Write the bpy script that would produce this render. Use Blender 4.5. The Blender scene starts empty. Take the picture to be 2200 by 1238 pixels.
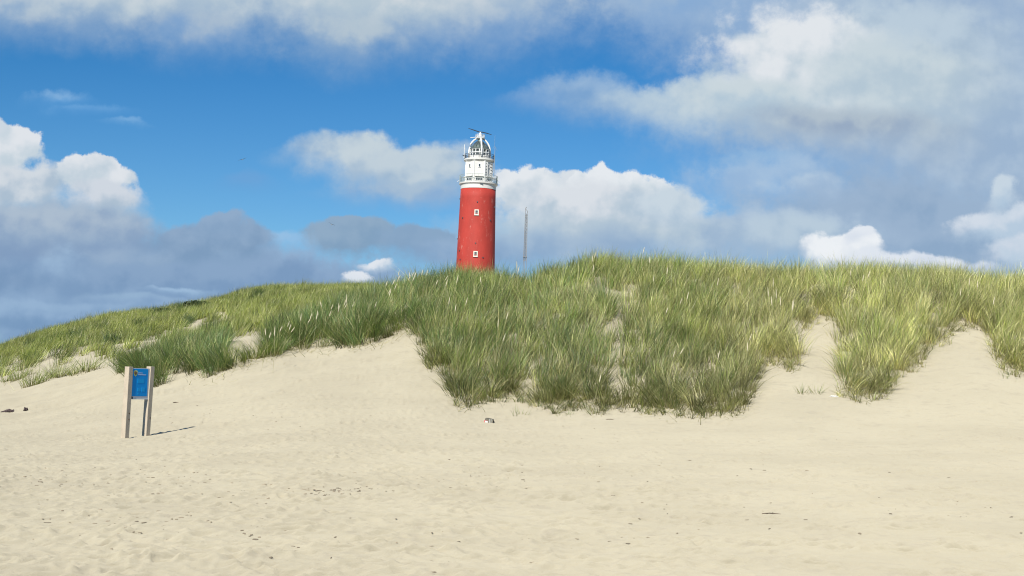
import bpy, bmesh, math, random
import numpy as np
from mathutils import Vector, Matrix

# ------------------------------------------------------------------ camera
S = bpy.context.scene
COL = S.collection
R = math.radians
F = 3000.0                      # focal length in pixels of the 2200 px wide photograph
EYE = 1.6
PITCH, ROLL = R(3.83), R(2.0)
r0 = Vector((1, 0, 0)); f0 = Vector((0, math.cos(PITCH), math.sin(PITCH))); u0 = r0.cross(f0)
CR = r0 * math.cos(ROLL) + u0 * math.sin(ROLL)
CU = u0 * math.cos(ROLL) - r0 * math.sin(ROLL)
cd = bpy.data.cameras.new('camera'); cam = bpy.data.objects.new('camera', cd); COL.objects.link(cam)
cd.sensor_width = 36; cd.lens = 36 * F / 2200; cd.clip_end = 9000; cd.clip_start = .1
cam.matrix_world = Matrix(((CR.x, CU.x, -f0.x, 0), (CR.y, CU.y, -f0.y, 0), (CR.z, CU.z, -f0.z, EYE), (0, 0, 0, 1)))
S.camera = cam
S.render.resolution_x, S.render.resolution_y = 1024, 576
S.view_settings.view_transform = 'Standard'; S.view_settings.look = 'None'; S.view_settings.gamma = 1
EXPO = 0.30
S.view_settings.exposure = EXPO
S.cycles.max_bounces = 5; S.cycles.diffuse_bounces = 3; S.cycles.glossy_bounces = 2; S.cycles.transmission_bounces = 4; S.cycles.filter_width = 1.1

def pdir(px, py):                # direction through a pixel, scaled so that y = 1
    d = f0 + CR * ((px - 1100) / F) + CU * ((619 - py) / F)
    return d / d.y
def slope_at(px, py): return pdir(px, py).z
def project(P):                  # numpy (N,3) -> px, py
    Q = P - np.array([0, 0, EYE])
    z = Q @ np.array(f0); return 1100 + F * (Q @ np.array(CR)) / z, 619 - F * (Q @ np.array(CU)) / z

# ------------------------------------------------------------------ sun and sky
SUN_AZ, SUN_EL = R(201), R(38)
sd = bpy.data.lights.new('sun', 'SUN'); sun = bpy.data.objects.new('sun', sd); COL.objects.link(sun)
sd.energy = 4.5; sd.angle = R(.53); sd.color = (1.0, .95, .86)
sv = Vector((math.sin(SUN_AZ) * math.cos(SUN_EL), math.cos(SUN_AZ) * math.cos(SUN_EL), math.sin(SUN_EL)))
sun.rotation_euler = sv.to_track_quat('Z', 'Y').to_euler(); sun.location = (-20, -40, 60)

W = bpy.data.worlds.new('World'); S.world = W; W.use_nodes = True; W.cycles.sampling_method = 'MANUAL'; W.cycles.sample_map_resolution = 256
NT = W.node_tree; N = NT.nodes; L = NT.links
N.clear()
def lin(c):                      # sRGB 0..255 -> linear
    return tuple(((x / 255) / 12.92 if x <= 10 else (((x / 255) + .055) / 1.055) ** 2.4) for x in c)
def skyc(c):
    k_ = 0 if c[0] > 205 else 1; c = (c[0] + 1 - 5 * k_, c[1] + 2 - k_, c[2] + 1 - 2 * k_); return tuple(x / 2 ** EXPO for x in lin(c)) + (1,)
class G:                         # tiny node-writing helper
    def __init__(s, t): s.t = t; s.n = t.nodes; s.l = t.links
    def put(s, node, i, v):
        if hasattr(v, 'is_linked'): s.l.new(v, node.inputs[i])
        else: node.inputs[i].default_value = v
    def math(s, op, a, b=0., c=None, clamp=False):
        n = s.n.new('ShaderNodeMath'); n.operation = op; n.use_clamp = clamp; s.put(n, 0, a); s.put(n, 1, b)
        if c is not None: s.put(n, 2, c)
        return n.outputs[0]
    def vec(s, op, a, b=(0, 0, 0), out=0):
        n = s.n.new('ShaderNodeVectorMath'); n.operation = op; s.put(n, 0, a); s.put(n, 1, b); return n.outputs[out]
    def mix(s, f, a, b, kind='MIX'):
        n = s.n.new('ShaderNodeMix'); n.data_type = 'RGBA'; n.blend_type = kind; s.put(n, 0, f); s.put(n, 6, a); s.put(n, 7, b); return n.outputs[2]
    def rng(s, v, a, b, c=0., d=1., smooth=True):
        n = s.n.new('ShaderNodeMapRange'); n.interpolation_type = 'SMOOTHSTEP' if smooth else 'LINEAR'
        for i, x in enumerate((v, a, b, c, d)): s.put(n, i, x)
        return n.outputs[0]
    def noise(s, v, scale, detail=4., rough=.5, out=0, dist=0.):
        n = s.n.new('ShaderNodeTexNoise'); n.noise_dimensions = '3D'; s.put(n, 'Vector', v); s.put(n, 'Scale', scale); s.put(n, 'Detail', detail)
        s.put(n, 'Roughness', rough); s.put(n, 'Distortion', dist); return n.outputs[out]

grp = bpy.data.node_groups.new('CloudPuff', 'ShaderNodeTree')
for nm, ty in (('P', 'NodeSocketVector'), ('Edge', 'NodeSocketFloat'), ('Shade', 'NodeSocketFloat'), ('Under', 'NodeSocketColor'), ('Centre', 'NodeSocketVector'),
               ('InvRad', 'NodeSocketVector'), ('Soft', 'NodeSocketFloat'), ('Rag', 'NodeSocketFloat'), ('Top', 'NodeSocketColor'), ('Base', 'NodeSocketColor'), ('Opacity', 'NodeSocketFloat')):
    grp.interface.new_socket(nm, in_out='INPUT', socket_type=ty)
grp.interface.new_socket('Out', in_out='OUTPUT', socket_type='NodeSocketColor')
grp.interface.new_socket('POut', in_out='OUTPUT', socket_type='NodeSocketVector')
g = G(grp); gi = grp.nodes.new('NodeGroupInput').outputs; go = grp.nodes.new('NodeGroupOutput')
q = g.vec('MULTIPLY', g.vec('SUBTRACT', gi['P'], gi['Centre']), gi['InvRad'])
ln = g.vec('LENGTH', q, out=1)
fld = g.math('ADD', g.math('SUBTRACT', 1., ln), g.math('MULTIPLY', gi['Edge'], gi['Rag']))
sepq = grp.nodes.new('ShaderNodeSeparateXYZ'); grp.links.new(q, sepq.inputs[0])
# undersides are softer than the sunlit billowing tops
soft = g.math('MULTIPLY', gi['Soft'], g.rng(sepq.outputs[1], .6, -.8, .6, 1.9))
al = g.math('MULTIPLY', g.rng(fld, g.math('MULTIPLY', soft, -.5), soft), gi['Opacity'])
sh = g.math('ADD', g.math('MULTIPLY', sepq.outputs[1], .55), g.math('MULTIPLY_ADD', sepq.outputs[0], -.14, .5))
sh = g.math('ADD', sh, gi['Shade'])
col = g.mix(g.rng(sh, .0, 1.0), gi['Base'], gi['Top'])
res = g.mix(al, gi['Under'], col); grp.links.new(res, go.inputs[0])
grp.links.new(g.vec('ADD', gi['P'], g.vec('MULTIPLY', res, (1e-9, 1e-9, 1e-9))), go.inputs[1])   # keeps the puffs evaluated one after another

w_ = G(NT)
tc = N.new('ShaderNodeTexCoord').outputs['Generated']
nrm = w_.vec('NORMALIZE', tc)
sp = N.new('ShaderNodeSeparateXYZ'); L.new(nrm, sp.inputs[0])
ay = w_.math('ADD', w_.math('ABSOLUTE', sp.outputs[1]), .02)
cb = N.new('ShaderNodeCombineXYZ'); L.new(w_.math('DIVIDE', sp.outputs[0], ay), cb.inputs[0]); L.new(w_.math('DIVIDE', sp.outputs[2], ay), cb.inputs[1])
UV = cb.outputs[0]               # gnomonic direction coordinates (x/y, z/y): clouds at infinity
nz1 = w_.noise(UV, 14., 2., .5, 1)
nz2 = w_.noise(UV, 55., 5., .6, 1)
wv = w_.vec('ADD', w_.vec('MULTIPLY', w_.vec('SUBTRACT', nz1, (.5, .5, .5)), (.034, .026, 0)),
            w_.vec('MULTIPLY', w_.vec('SUBTRACT', nz2, (.5, .5, .5)), (.013, .011, 0)))
PW = w_.vec('ADD', UV, wv)
edge = w_.math('SUBTRACT', w_.noise(UV, 46., 8., .62), .5)
# relief: density difference towards the sun gives lit and shaded billows
def dens(v): return w_.noise(v, 26., 5., .5)
rel = w_.math('SUBTRACT', dens(UV), dens(w_.vec('ADD', UV, (-.005, .009, 0))))
relief = w_.math('MULTIPLY', rel, 3.4)
soft_n = w_.math('MULTIPLY', w_.math('SUBTRACT', w_.noise(UV, 16., 4., .55), .5), 1.2)
shade = w_.math('ADD', relief, soft_n)

sky = N.new('ShaderNodeTexSky'); sky.sky_type = 'NISHITA'; sky.sun_disc = False
sky.sun_elevation = SUN_EL; sky.sun_rotation = SUN_AZ; sky.air_density = 1.0; sky.dust_density = .3; sky.ozone_density = 4.0; sky.altitude = 0
SKYS = .10
vv = N.new('ShaderNodeSeparateXYZ'); L.new(UV, vv.inputs[0])
tint = w_.mix(w_.rng(vv.outputs[1], slope_at(600, 520), slope_at(600, 130), smooth=False), tuple(SKYS * a for a in (.36, .61, .80)) + (1,), tuple(SKYS * a for a in (.165, .50, .74)) + (1,))
base = w_.vec('MULTIPLY', sky.outputs[0], tint)
# the clear blue deepens with height
cur = base
GREY_T, GREY_B = (180, 192, 210), (158, 176, 204)
def puff(cx, cy, rx, ry, top, bot=None, soft=.35, rag=.9, op=1.):
    global cur, PW
    d = pdir(cx, cy); bot = bot or top
    n = N.new('ShaderNodeGroup'); n.node_tree = grp
    for k, v in (('P', PW), ('Edge', edge), ('Shade', shade), ('Under', cur)): L.new(v, n.inputs[k])
    n.inputs['Centre'].default_value = (d.x, d.z, 0); n.inputs['InvRad'].default_value = (F / rx, F / ry, 0)
    n.inputs['Soft'].default_value = soft; n.inputs['Rag'].default_value = rag; n.inputs['Opacity'].default_value = op
    n.inputs['Top'].default_value = skyc(top); n.inputs['Base'].default_value = skyc(bot)
    cur = n.outputs[0]; PW = n.outputs[1]
CL = [
 # thin grey-blue veil filling the right
 (2120, 260, 620, 430, (176, 192, 216), (158, 178, 208), .5, .5),
 (1800, 20, 560, 150, (172, 188, 212), (156, 176, 208), .5, .8),
 (2050, 520, 560, 140, (158, 177, 206), (146, 168, 200), .5, .6),
 (1580, 50, 190, 100, (168, 186, 214), (146, 172, 210), .6, .9),
 (1400, 15, 170, 60, (158, 180, 212), (140, 170, 212), .7, 1.0),
 # bank along the top left
 (60, 20, 330, 75, (180, 192, 210), (142, 168, 204), .7, .9),
 (380, 20, 320, 85, (190, 201, 215), (146, 170, 204), .7, .9),
 (440, 90, 120, 62, (170, 185, 208), (134, 164, 206), .9, 1.0),
 (830, 10, 340, 100, (198, 208, 218), (160, 180, 208), .6, .8),
 (780, 90, 140, 70, (182, 194, 210), (138, 166, 204), .9, 1.0),
 (1080, 50, 170, 80, (176, 190, 212), (140, 168, 208), .8, 1.0),
 (640, 0, 560, 55, (206, 213, 220), (184, 197, 212), .6, .6),
 # large cloud, upper right
 (1270, 215, 140, 52, (160, 184, 216), (134, 166, 208), .8, 1.1, .85),
 (1150, 225, 90, 28, (130, 165, 212), (120, 160, 210), 1.0, 1.1, .5),
 (1440, 232, 190, 46, (178, 196, 218), (158, 182, 214), .7, 1.0, .9),
 (1590, 240, 260, 66, (190, 204, 220), (166, 187, 214), .6, .8),
 (1930, 150, 260, 150, (190, 203, 220), (172, 188, 210), .6, .8),
 (1700, 165, 200, 155, (224, 228, 234), (194, 205, 219), .42, .85),
 (1900, 200, 230, 110, (202, 211, 221), (184, 198, 214), .7, .7),
 (1600, 235, 170, 60, (205, 213, 222), (182, 198, 216), .7, .7),
 (1800, 285, 250, 52, (180, 190, 205), (156, 170, 196), .9, .6),
 # middle wisps
 (1620, 395, 150, 50, (172, 193, 222), (160, 184, 218), .8, 1.4, .85),
 (1590, 350, 100, 18, (150, 182, 220), (150, 182, 220), .9, 1.5, .7),
 (1730, 418, 110, 26, (186, 202, 224), (166, 186, 216), .9, 1.2, .8),
 # cumulus right of the tower
 (1580, 512, 320, 62, (176, 193, 218), (160, 180, 210), .7, .8),
 (1300, 510, 330, 75, (190, 202, 216), (160, 180, 208), .7, .7),
 (1160, 425, 105, 58, (226, 230, 236), (200, 209, 222), .18, 1.25),
 (1215, 392, 32, 24, (218, 224, 231), (210, 217, 227), .35, 1.2),
 (1325, 425, 130, 62, (228, 232, 238), (202, 211, 223), .18, 1.25),
 (1290, 455, 220, 62, (216, 221, 229), (184, 197, 214), .5, .8),
 (1430, 450, 110, 50, (204, 213, 226), (178, 194, 215), .5, .9),
 (1200, 545, 330, 50, (166, 184, 210), (150, 172, 204), .9, .6, .9),
 (1700, 520, 150, 55, (188, 202, 220), (170, 188, 212), .7, .9),
 (1790, 548, 100, 42, (236, 239, 244), (216, 223, 234), .3, 1.0),
 (1830, 520, 32, 18, (226, 231, 240), (216, 223, 235), .4, 1.2),
 (1940, 572, 150, 20, (222, 228, 238), (210, 218, 232), .6, 1.2),
 (2140, 490, 105, 48, (208, 217, 230), (184, 200, 222), .4, 1.2),
 (2125, 420, 40, 45, (202, 212, 227), (180, 197, 220), .5, 1.4),
 (2180, 545, 95, 50, (206, 215, 229), (190, 204, 224), .5, 1.2),
 # left of the tower
 (555, 395, 60, 24, (120, 162, 214), (116, 160, 212), 1., 1., .45),
 (700, 330, 85, 34, (180, 196, 216), (150, 176, 210), .8, 1.1, .9),
 (800, 350, 130, 58, (200, 209, 220), (172, 189, 212), .5, 1.0),
 (905, 375, 130, 62, (196, 206, 219), (164, 184, 210), .6, 1.0),
 (880, 425, 150, 32, (172, 189, 212), (146, 174, 212), .8, .8, .9),
 # wisp upper left
 (150, 215, 62, 20, (150, 186, 226), (110, 164, 220), 1.0, 1.7, .75),
 (205, 243, 80, 13, (120, 170, 222), (105, 160, 218), 1.0, 1.5, .6),
 (285, 272, 38, 9, (140, 182, 226), (130, 176, 222), 1.0, 1.3, .6),
 # low bank left
 (250, 650, 760, 150, (150, 174, 208), (132, 158, 196), .3, .6),
 (60, 520, 330, 90, (150, 170, 200), (134, 156, 192), .5, .7),
 (420, 590, 300, 45, (136, 160, 194), (122, 147, 186), .8, 1.2, .8),
 (60, 610, 150, 30, (130, 154, 190), (120, 146, 184), .9, 1.3, .8),
 (300, 560, 120, 28, (160, 178, 206), (146, 168, 200), .9, 1.3, .7),
 (600, 528, 110, 20, (160, 192, 228), (150, 186, 226), .8, 1.2, .8),
 (460, 525, 150, 48, (146, 168, 200), (130, 155, 190), .35, .9),
 (500, 490, 48, 28, (148, 170, 202), (138, 162, 196), .4, 1.1),
 (760, 520, 95, 42, (148, 170, 198), (134, 160, 192), .25, .9),
 (752, 493, 42, 22, (148, 170, 198), (140, 164, 194), .3, 1.1),
 (900, 535, 100, 42, (142, 166, 198), (134, 160, 194), .3, .9),
 (1020, 560, 160, 45, (152, 174, 206), (140, 166, 202), .7, .7),
 (20, 325, 88, 62, (222, 226, 233), (198, 208, 221), .18, 1.25),
 (5, 275, 34, 30, (212, 218, 228), (204, 212, 224), .35, 1.1),
 (60, 410, 150, 62, (208, 215, 224), (176, 190, 210), .45, .9),
 (215, 390, 78, 50, (222, 226, 233), (196, 206, 220), .18, 1.25),
 (240, 440, 88, 44, (206, 213, 224), (176, 190, 210), .45, .9),
 (150, 490, 230, 42, (176, 188, 208), (150, 168, 198), .9, .7),
 (620, 600, 380, 34, (142, 165, 200), (128, 154, 192), .8, .8, .8),
 (200, 600, 300, 40, (140, 163, 198), (124, 150, 188), .9, .9, .8),
 (150, 580, 60, 40, (166, 190, 220), (150, 174, 208), 1., 1.8, .6),
 (405, 621, 62, 9, (170, 194, 224), (160, 186, 218), .8, 1.3, .8),
 (772, 598, 30, 15, (222, 227, 236), (200, 210, 226), .4, 1.7),
 (812, 577, 34, 9, (222, 227, 236), (196, 208, 226), .6, 1.6),
 (100, 660, 240, 14, (156, 180, 212), (150, 175, 208), .9, 1.2, .7),
 (60, 695, 210, 20, (124, 152, 190), (118, 146, 186), .9, .8, .8),
 (330, 645, 150, 12, (158, 182, 212), (150, 174, 208), .9, 1.2, .6),
]
for c in CL: puff(*c)
bg = N.new('ShaderNodeBackground'); L.new(cur, bg.inputs[0]); bg.inputs[1].default_value = 1.0
wo = N.new('ShaderNodeOutputWorld'); L.new(bg.outputs[0], wo.inputs[0])

# ------------------------------------------------------------------ helpers
random.seed(4)
rs = np.random.RandomState(7)
def tag(o, label=None, cat=None, group=None, kind=None):
    if label: o['label'] = label
    if cat: o['category'] = cat
    if group: o['group'] = group
    if kind: o['kind'] = kind
    return o
def empty(name, loc=(0, 0, 0)):
    o = bpy.data.objects.new(name, None); COL.objects.link(o); o.location = loc; o.empty_display_size = .2; return o
def link(name, bm, mt, parent=None, smooth=False):
    me = bpy.data.meshes.new(name); bm.normal_update(); bm.to_mesh(me); bm.free(); me.materials.append(mt)
    if smooth:
        for p in me.polygons: p.use_smooth = True
    o = bpy.data.objects.new(name, me); COL.objects.link(o); o.parent = parent; return o
def npmesh(name, V, Fc, mt, parent=None, smooth=False, attrs=None):   # Fc: list of (M,k) index arrays
    me = bpy.data.meshes.new(name); me.vertices.add(len(V)); me.vertices.foreach_set('co', V.astype(np.float32).ravel())
    tot = sum(f.size for f in Fc); nf = sum(len(f) for f in Fc)
    me.loops.add(tot); me.loops.foreach_set('vertex_index', np.concatenate([f.ravel() for f in Fc]).astype(np.int32))
    me.polygons.add(nf); cnt = np.concatenate([np.full(len(f), f.shape[1]) for f in Fc]); st = np.concatenate([[0], np.cumsum(cnt)[:-1]])
    me.polygons.foreach_set('loop_start', st.astype(np.int32)); me.polygons.foreach_set('loop_total', cnt.astype(np.int32))
    if smooth: me.polygons.foreach_set('use_smooth', np.ones(nf, bool))
    me.update(calc_edges=True)
    for k, a in (attrs or {}).items():
        at = me.color_attributes.new(k, 'FLOAT_COLOR', 'POINT'); at.data.foreach_set('color', a.astype(np.float32).ravel())
    me.materials.append(mt); o = bpy.data.objects.new(name, me); COL.objects.link(o); o.parent = parent; return o
def dup(o, loc, rz=0, sc=1, label=None):
    c = o.copy(); COL.objects.link(c); c.location = loc; c.rotation_euler = (o.rotation_euler.x, o.rotation_euler.y, rz); c.scale = (sc,) * 3
    if label: c['label'] = label
    for ch in o.children:
        d = ch.copy(); COL.objects.link(d); d.parent = c
    return c
def lathe(bm, prof, n=48, rot=0., cap=True):
    rings = [[bm.verts.new((r * math.cos(rot + 2 * math.pi * i / n), r * math.sin(rot + 2 * math.pi * i / n), z)) for i in range(n)] for r, z in prof]
    for a, b in zip(rings, rings[1:]):
        for i in range(n): bm.faces.new((a[i], a[(i + 1) % n], b[(i + 1) % n], b[i]))
    if cap: bm.faces.new(rings[0][::-1]); bm.faces.new(rings[-1])
def box(bm, c, s, M=None, taper=1.):
    vs = []
    for k in (-1, 1):
        t = 1 if k < 0 else taper
        for x, y in ((-1, -1), (1, -1), (1, 1), (-1, 1)):
            v = Vector((c[0] + x * s[0] / 2 * t, c[1] + y * s[1] / 2 * t, c[2] + k * s[2] / 2)); vs.append(bm.verts.new(M @ v if M else v))
    for f in ((3, 2, 1, 0), (4, 5, 6, 7), (0, 1, 5, 4), (1, 2, 6, 5), (2, 3, 7, 6), (3, 0, 4, 7)): bm.faces.new([vs[i] for i in f])
def tube(bm, pts, r, n=6, closed=False):
    pts = [Vector(p) for p in pts]; rings = []
    m = len(pts)
    for i, p in enumerate(pts):
        a = pts[(i - 1) % m] if closed or i else p; b = pts[(i + 1) % m] if closed or i < m - 1 else p
        t = (b - a).normalized(); ref = Vector((0, 0, 1)) if abs(t.z) < .95 else Vector((1, 0, 0))
        x = t.cross(ref).normalized(); y = t.cross(x); rr = r[i] if isinstance(r, (list, tuple)) else r
        rings.append([bm.verts.new(p + (x * math.cos(2 * math.pi * k / n) + y * math.sin(2 * math.pi * k / n)) * rr) for k in range(n)])
    prs = list(zip(rings, rings[1:])) + ([(rings[-1], rings[0])] if closed else [])
    for a, b in prs:
        for k in range(n): bm.faces.new((a[k], a[(k + 1) % n], b[(k + 1) % n], b[k]))
    if not closed: bm.faces.new(rings[0][::-1]); bm.faces.new(rings[-1])
def ring(bm, R_, z, r, n=48): tube(bm, [(R_ * math.cos(2 * math.pi * i / n), R_ * math.sin(2 * math.pi * i / n), z) for i in range(n)], r, 5, True)

def mat(name, colr, rough=.8, metal=0., var=.0, scale=3., bump=0., bscale=20., spec=.3, streak=None):
    m = bpy.data.materials.new(name); m.use_nodes = True; gg = G(m.node_tree); b = m.node_tree.nodes['Principled BSDF']
    b.inputs['Roughness'].default_value = rough; b.inputs['Metallic'].default_value = metal; b.inputs['Specular IOR Level'].default_value = spec
    c = tuple(colr) + (1,); pos = gg.n.new('ShaderNodeTexCoord').outputs['Object']
    if var or streak:
        nn = gg.noise(gg.vec('MULTIPLY', pos, (1, 1, .45)), scale, 6., .6)
        cc = gg.mix(gg.rng(nn, .3, .7), tuple(x * (1 - var) for x in colr) + (1,), tuple(min(1, x * (1 + var)) for x in colr) + (1,))
        if streak:
            n2 = gg.noise(gg.vec('MULTIPLY', pos, (1, 1, .35)), scale * 2.3, 8., .7)
            cc = gg.mix(gg.rng(n2, streak[1], streak[1] + .12, 0, streak[2]), cc, tuple(streak[0]) + (1,))
        gg.l.new(cc, b.inputs['Base Color'])
    else: b.inputs['Base Color'].default_value = c
    if bump:
        bn = gg.n.new('ShaderNodeBump'); bn.inputs['Strength'].default_value = bump; bn.inputs['Distance'].default_value = .02
        gg.l.new(gg.noise(pos, bscale, 4., .6), bn.inputs['Height']); gg.l.new(bn.outputs[0], b.inputs['Normal'])
    return m

def vnoise(x, y, seed=0):        # gradient noise, roughly -1..1
    xi = np.floor(x).astype(np.int64); yi = np.floor(y).astype(np.int64); xf = x - xi; yf = y - yi
    def gr(ix, iy):
        h = (ix * 374761393 + iy * 668265263 + seed * 1442695041) & 0xffffffff
        h = ((h ^ (h >> 13)) * 1274126177) & 0xffffffff; h = h ^ (h >> 16)
        a = (h & 0xffff) / 65536. * 2 * np.pi; return np.cos(a), np.sin(a)
    u = xf * xf * xf * (xf * (xf * 6 - 15) + 10); v = yf * yf * yf * (yf * (yf * 6 - 15) + 10)
    def d(ix, iy, dx, dy): gx, gy = gr(ix, iy); return gx * dx + gy * dy
    a = d(xi, yi, xf, yf); b = d(xi + 1, yi, xf - 1, yf); c = d(xi, yi + 1, xf, yf - 1); e = d(xi + 1, yi + 1, xf - 1, yf - 1)
    return 1.5 * ((a * (1 - u) + b * u) * (1 - v) + (c * (1 - u) + e * u) * v)
def fbm(x, y, o=4, seed=0):
    s = 0; a = 1.
    for i in range(o): s = s + a * vnoise(x, y, seed + i * 17); x = x * 2.03; y = y * 2.03; a *= .5
    return s
def sstep(a, b, x): t = np.clip((x - a) / (b - a), 0, 1); return t * t * (3 - 2 * t)

# ------------------------------------------------------------------ the land: height as a function of place
def zrow(px, d, row): return EYE + slope_at(px, row) * d
# column px : [(depth, sand row)], from toe of the slope over the near crest to the far ridge
COLS = {
 -500: [(32, 948), (46, 915), (60, 890), (80, 878), (110, 868), (125, 900)],
 -100: [(32, 946), (46, 900), (60, 862), (80, 820), (110, 792), (125, 810)],
    0: [(32, 945), (46, 893), (60, 845), (80, 800), (110, 757), (125, 772)],
  100: [(32, 944), (45, 878), (58, 825), (80, 770), (110, 725), (125, 735)],
  200: [(32, 943), (44, 862), (56, 808), (80, 748), (110, 697), (125, 705)],
  300: [(32, 940), (43, 842), (50, 800), (60, 775), (80, 727), (110, 684), (125, 690)],
  430: [(32, 931), (41, 833), (50, 758), (60, 745), (80, 705), (110, 672), (125, 670)],
  520: [(32, 926), (41, 805), (48, 762), (58, 730), (80, 680), (110, 638), (125, 645)],
  600: [(32, 922), (40, 800), (50, 734), (60, 715), (80, 660), (110, 631), (125, 640)],
  700: [(32, 919), (39.5, 800), (50, 700), (60, 690), (80, 650), (110, 634), (125, 640)],
  800: [(32, 920), (39, 808), (50, 663), (60, 672), (80, 655), (110, 632), (125, 640)],
  880: [(32, 922), (38, 822), (50, 640), (60, 665), (80, 670), (110, 640), (125, 650)],
  950: [(32, 926), (37, 848), (49, 632), (60, 660), (80, 675), (110, 665), (125, 670)],
 1010: [(32, 930), (36, 888), (49, 624), (60, 660), (110, 700), (125, 710)],
 1100: [(32, 938), (36, 893), (49, 640), (60, 680), (110, 720), (125, 725)],
 1160: [(32, 938), (36, 890), (48, 630), (60, 680), (110, 720), (125, 725)],
 1250: [(32, 938), (36, 890), (48, 590), (60, 650), (110, 720), (125, 725)],
 1400: [(32, 938), (36, 888), (48, 604), (60, 650), (110, 720), (125, 725)],
 1600: [(32, 938), (36, 880), (48, 613), (60, 650), (110, 720), (125, 725)],
 1680: [(32, 937), (36, 860), (48, 629), (60, 660), (110, 720), (125, 725)],
 1780: [(32, 937), (36, 862), (48, 618), (60, 660), (110, 720), (125, 725)],
 1900: [(32, 938), (36, 868), (48, 618), (60, 660), (110, 720), (125, 725)],
 2000: [(32, 938), (36, 860), (48, 619), (60, 660), (110, 720), (125, 725)],
 2100: [(32, 936), (36, 840), (48, 637), (60, 670), (110, 725), (125, 730)],
 2200: [(32, 938), (36, 865), (48, 638), (60, 680), (110, 725), (125, 730)],
 2600: [(32, 940), (36, 870), (48, 640), (60, 690), (110, 725), (125, 730)],
}
DS = np.concatenate([np.arange(8, 64, 1.), np.arange(64, 130, 3.)])
PXS = np.arange(-500, 2601, 20.)
TAB = np.zeros((len(PXS), len(DS)))
keys = sorted(COLS)
tmp = []
for k in keys:
    c = [(a, r - 19 if 47 <= a <= 50.5 and k > 250 else r - 8 if a > 100 and k < 950 else r) for a, r in COLS[k]]; d = [8, 20] + [a for a, _ in c]; z = [0, .0] + [zrow(k, a, r) for a, r in c]
    z[1] = z[2] * .35
    tmp.append(np.interp(DS, d, z))
tmp = np.array(tmp)
for j in range(len(DS)): TAB[:, j] = np.interp(PXS, keys, tmp[:, j])
def blur(a, ax, it):
    for _ in range(it):
        p = np.pad(a, [(1, 1) if i == ax else (0, 0) for i in range(2)], 'edge')
        a = (np.take(p, range(0, a.shape[ax]), ax) + 2 * a + np.take(p, range(2, a.shape[ax] + 2), ax)) / 4
    return a
TAB = blur(TAB, 0, 3)
TB2 = blur(TAB, 1, 16); wk = np.clip((46 - DS) / 8, 0, 1)[None]
TAB = blur(TAB, 1, 2) * (1 - wk) + TB2 * wk
# far from the camera's centre line and beyond the last ridge the land levels off at dune-valley height
US = np.array([pdir(p, 800).x for p in PXS])
rp = rs
FP = []                           # footprints
for _ in range(7500):
    y = 9 + 40 * rp.rand() ** 1.25; u = -.42 + .84 * rp.rand()
    if rp.rand() > 1.0 - .4 * sstep(-.1, .3, u): continue
    FP.append((u * y, y, rp.uniform(.08, .2), rp.uniform(.05, .1), rp.uniform(0, math.pi), rp.uniform(.008, .030) * min(1, y / 20)))
for t in range(16):               # walked tracks
    x, y = rp.uniform(-6, 3), rp.uniform(10, 24); a = rp.uniform(-.35, .35) + (math.pi if rp.rand() < .5 else 0)
    for k in range(22):
        x += .68 * math.cos(a); y += .68 * math.sin(a); a += rp.uniform(-.06, .06); s = .1 * (-1) ** k
        FP.append((x - s * math.sin(a), y + s * math.cos(a), .15, .065, a, rp.uniform(.020, .038)))
FP = np.array(FP)
def height(x, y):
    x = np.asarray(x, float); y = np.asarray(y, float)
    u = x / np.maximum(y, 8.); d = np.clip(y, 8, 127)
    fu = np.interp(u, US, np.arange(len(US))); fd = np.interp(d, DS, np.arange(len(DS)))
    i = np.minimum(fu.astype(int), len(US) - 2); j = np.minimum(fd.astype(int), len(DS) - 2); a = fu - i; b = fd - j
    z = (TAB[i, j] * (1 - a) + TAB[i + 1, j] * a) * (1 - b) + (TAB[i, j + 1] * (1 - a) + TAB[i + 1, j + 1] * a) * b
    far = sstep(130, 260, np.hypot(x, y)); z = z * (1 - far) + 3.0 * far
    side = sstep(.55, 1.2, np.abs(u)) * sstep(30, 60, np.hypot(x, y)); z = z * (1 - side) + side * 2.5
    dune = sstep(36, 42, y)
    z = z + dune * (.13 * fbm(x * .45, y * .45, 3, 5)) * (1 - far) + sstep(60, 75, y) * (1 - far) * .14 * fbm(x * .22, y * .10, 3, 8)
    beach = sstep(3, 9, y) * (1 - sstep(55, 80, y))
    tr = 1 - .5 * sstep(-.12, .22, u)                    # trampled on the left, wind-smoothed on the right
    z = z + beach * (.055 * vnoise(x * .33, y * .33, 3) + tr * (.0125 * fbm(x * 1.2, y * 2.2, 4, 11) + .0050 * np.abs(fbm(x * 3.7, y * 4.6, 2, 31))))
    return z
def add_prints(x, y, z):
    # depressions with a low rim, stamped into the finely meshed beach
    order = np.argsort(FP[:, 1])
    for p in FP[order]:
        m = np.nonzero((np.abs(x - p[0]) < .45) & (np.abs(y - p[1]) < .45))
        if not len(m[0]): continue
        yield m, p

# one sheet around the viewpoint, out to the horizon: finest where the beach is near
azf = np.arange(-25.5, 25.5, .042)
az = np.concatenate([np.arange(-180, -60, 4.), np.arange(-60, -25.5, .6), azf, np.arange(25.5, 60, .6), np.arange(60, 180, 4.)])
ds = np.concatenate([[0.5, 2, 4, 6, 8], 9.5 + 0 * np.arange(0)])
d = 9.5; dl = []
while d < 52: dl.append(d); d += max(.03, d * d * .000125)
while d < 135: dl.append(d); d *= 1.008
while d < 6000: dl.append(d); d *= 1.12
ds = np.concatenate([[.5, 2, 4, 6, 8], dl])
A, D = np.meshgrid(np.radians(az), ds, indexing='ij')
X = D * np.sin(A); Y = D * np.cos(A); Z = height(X, Y)
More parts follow.
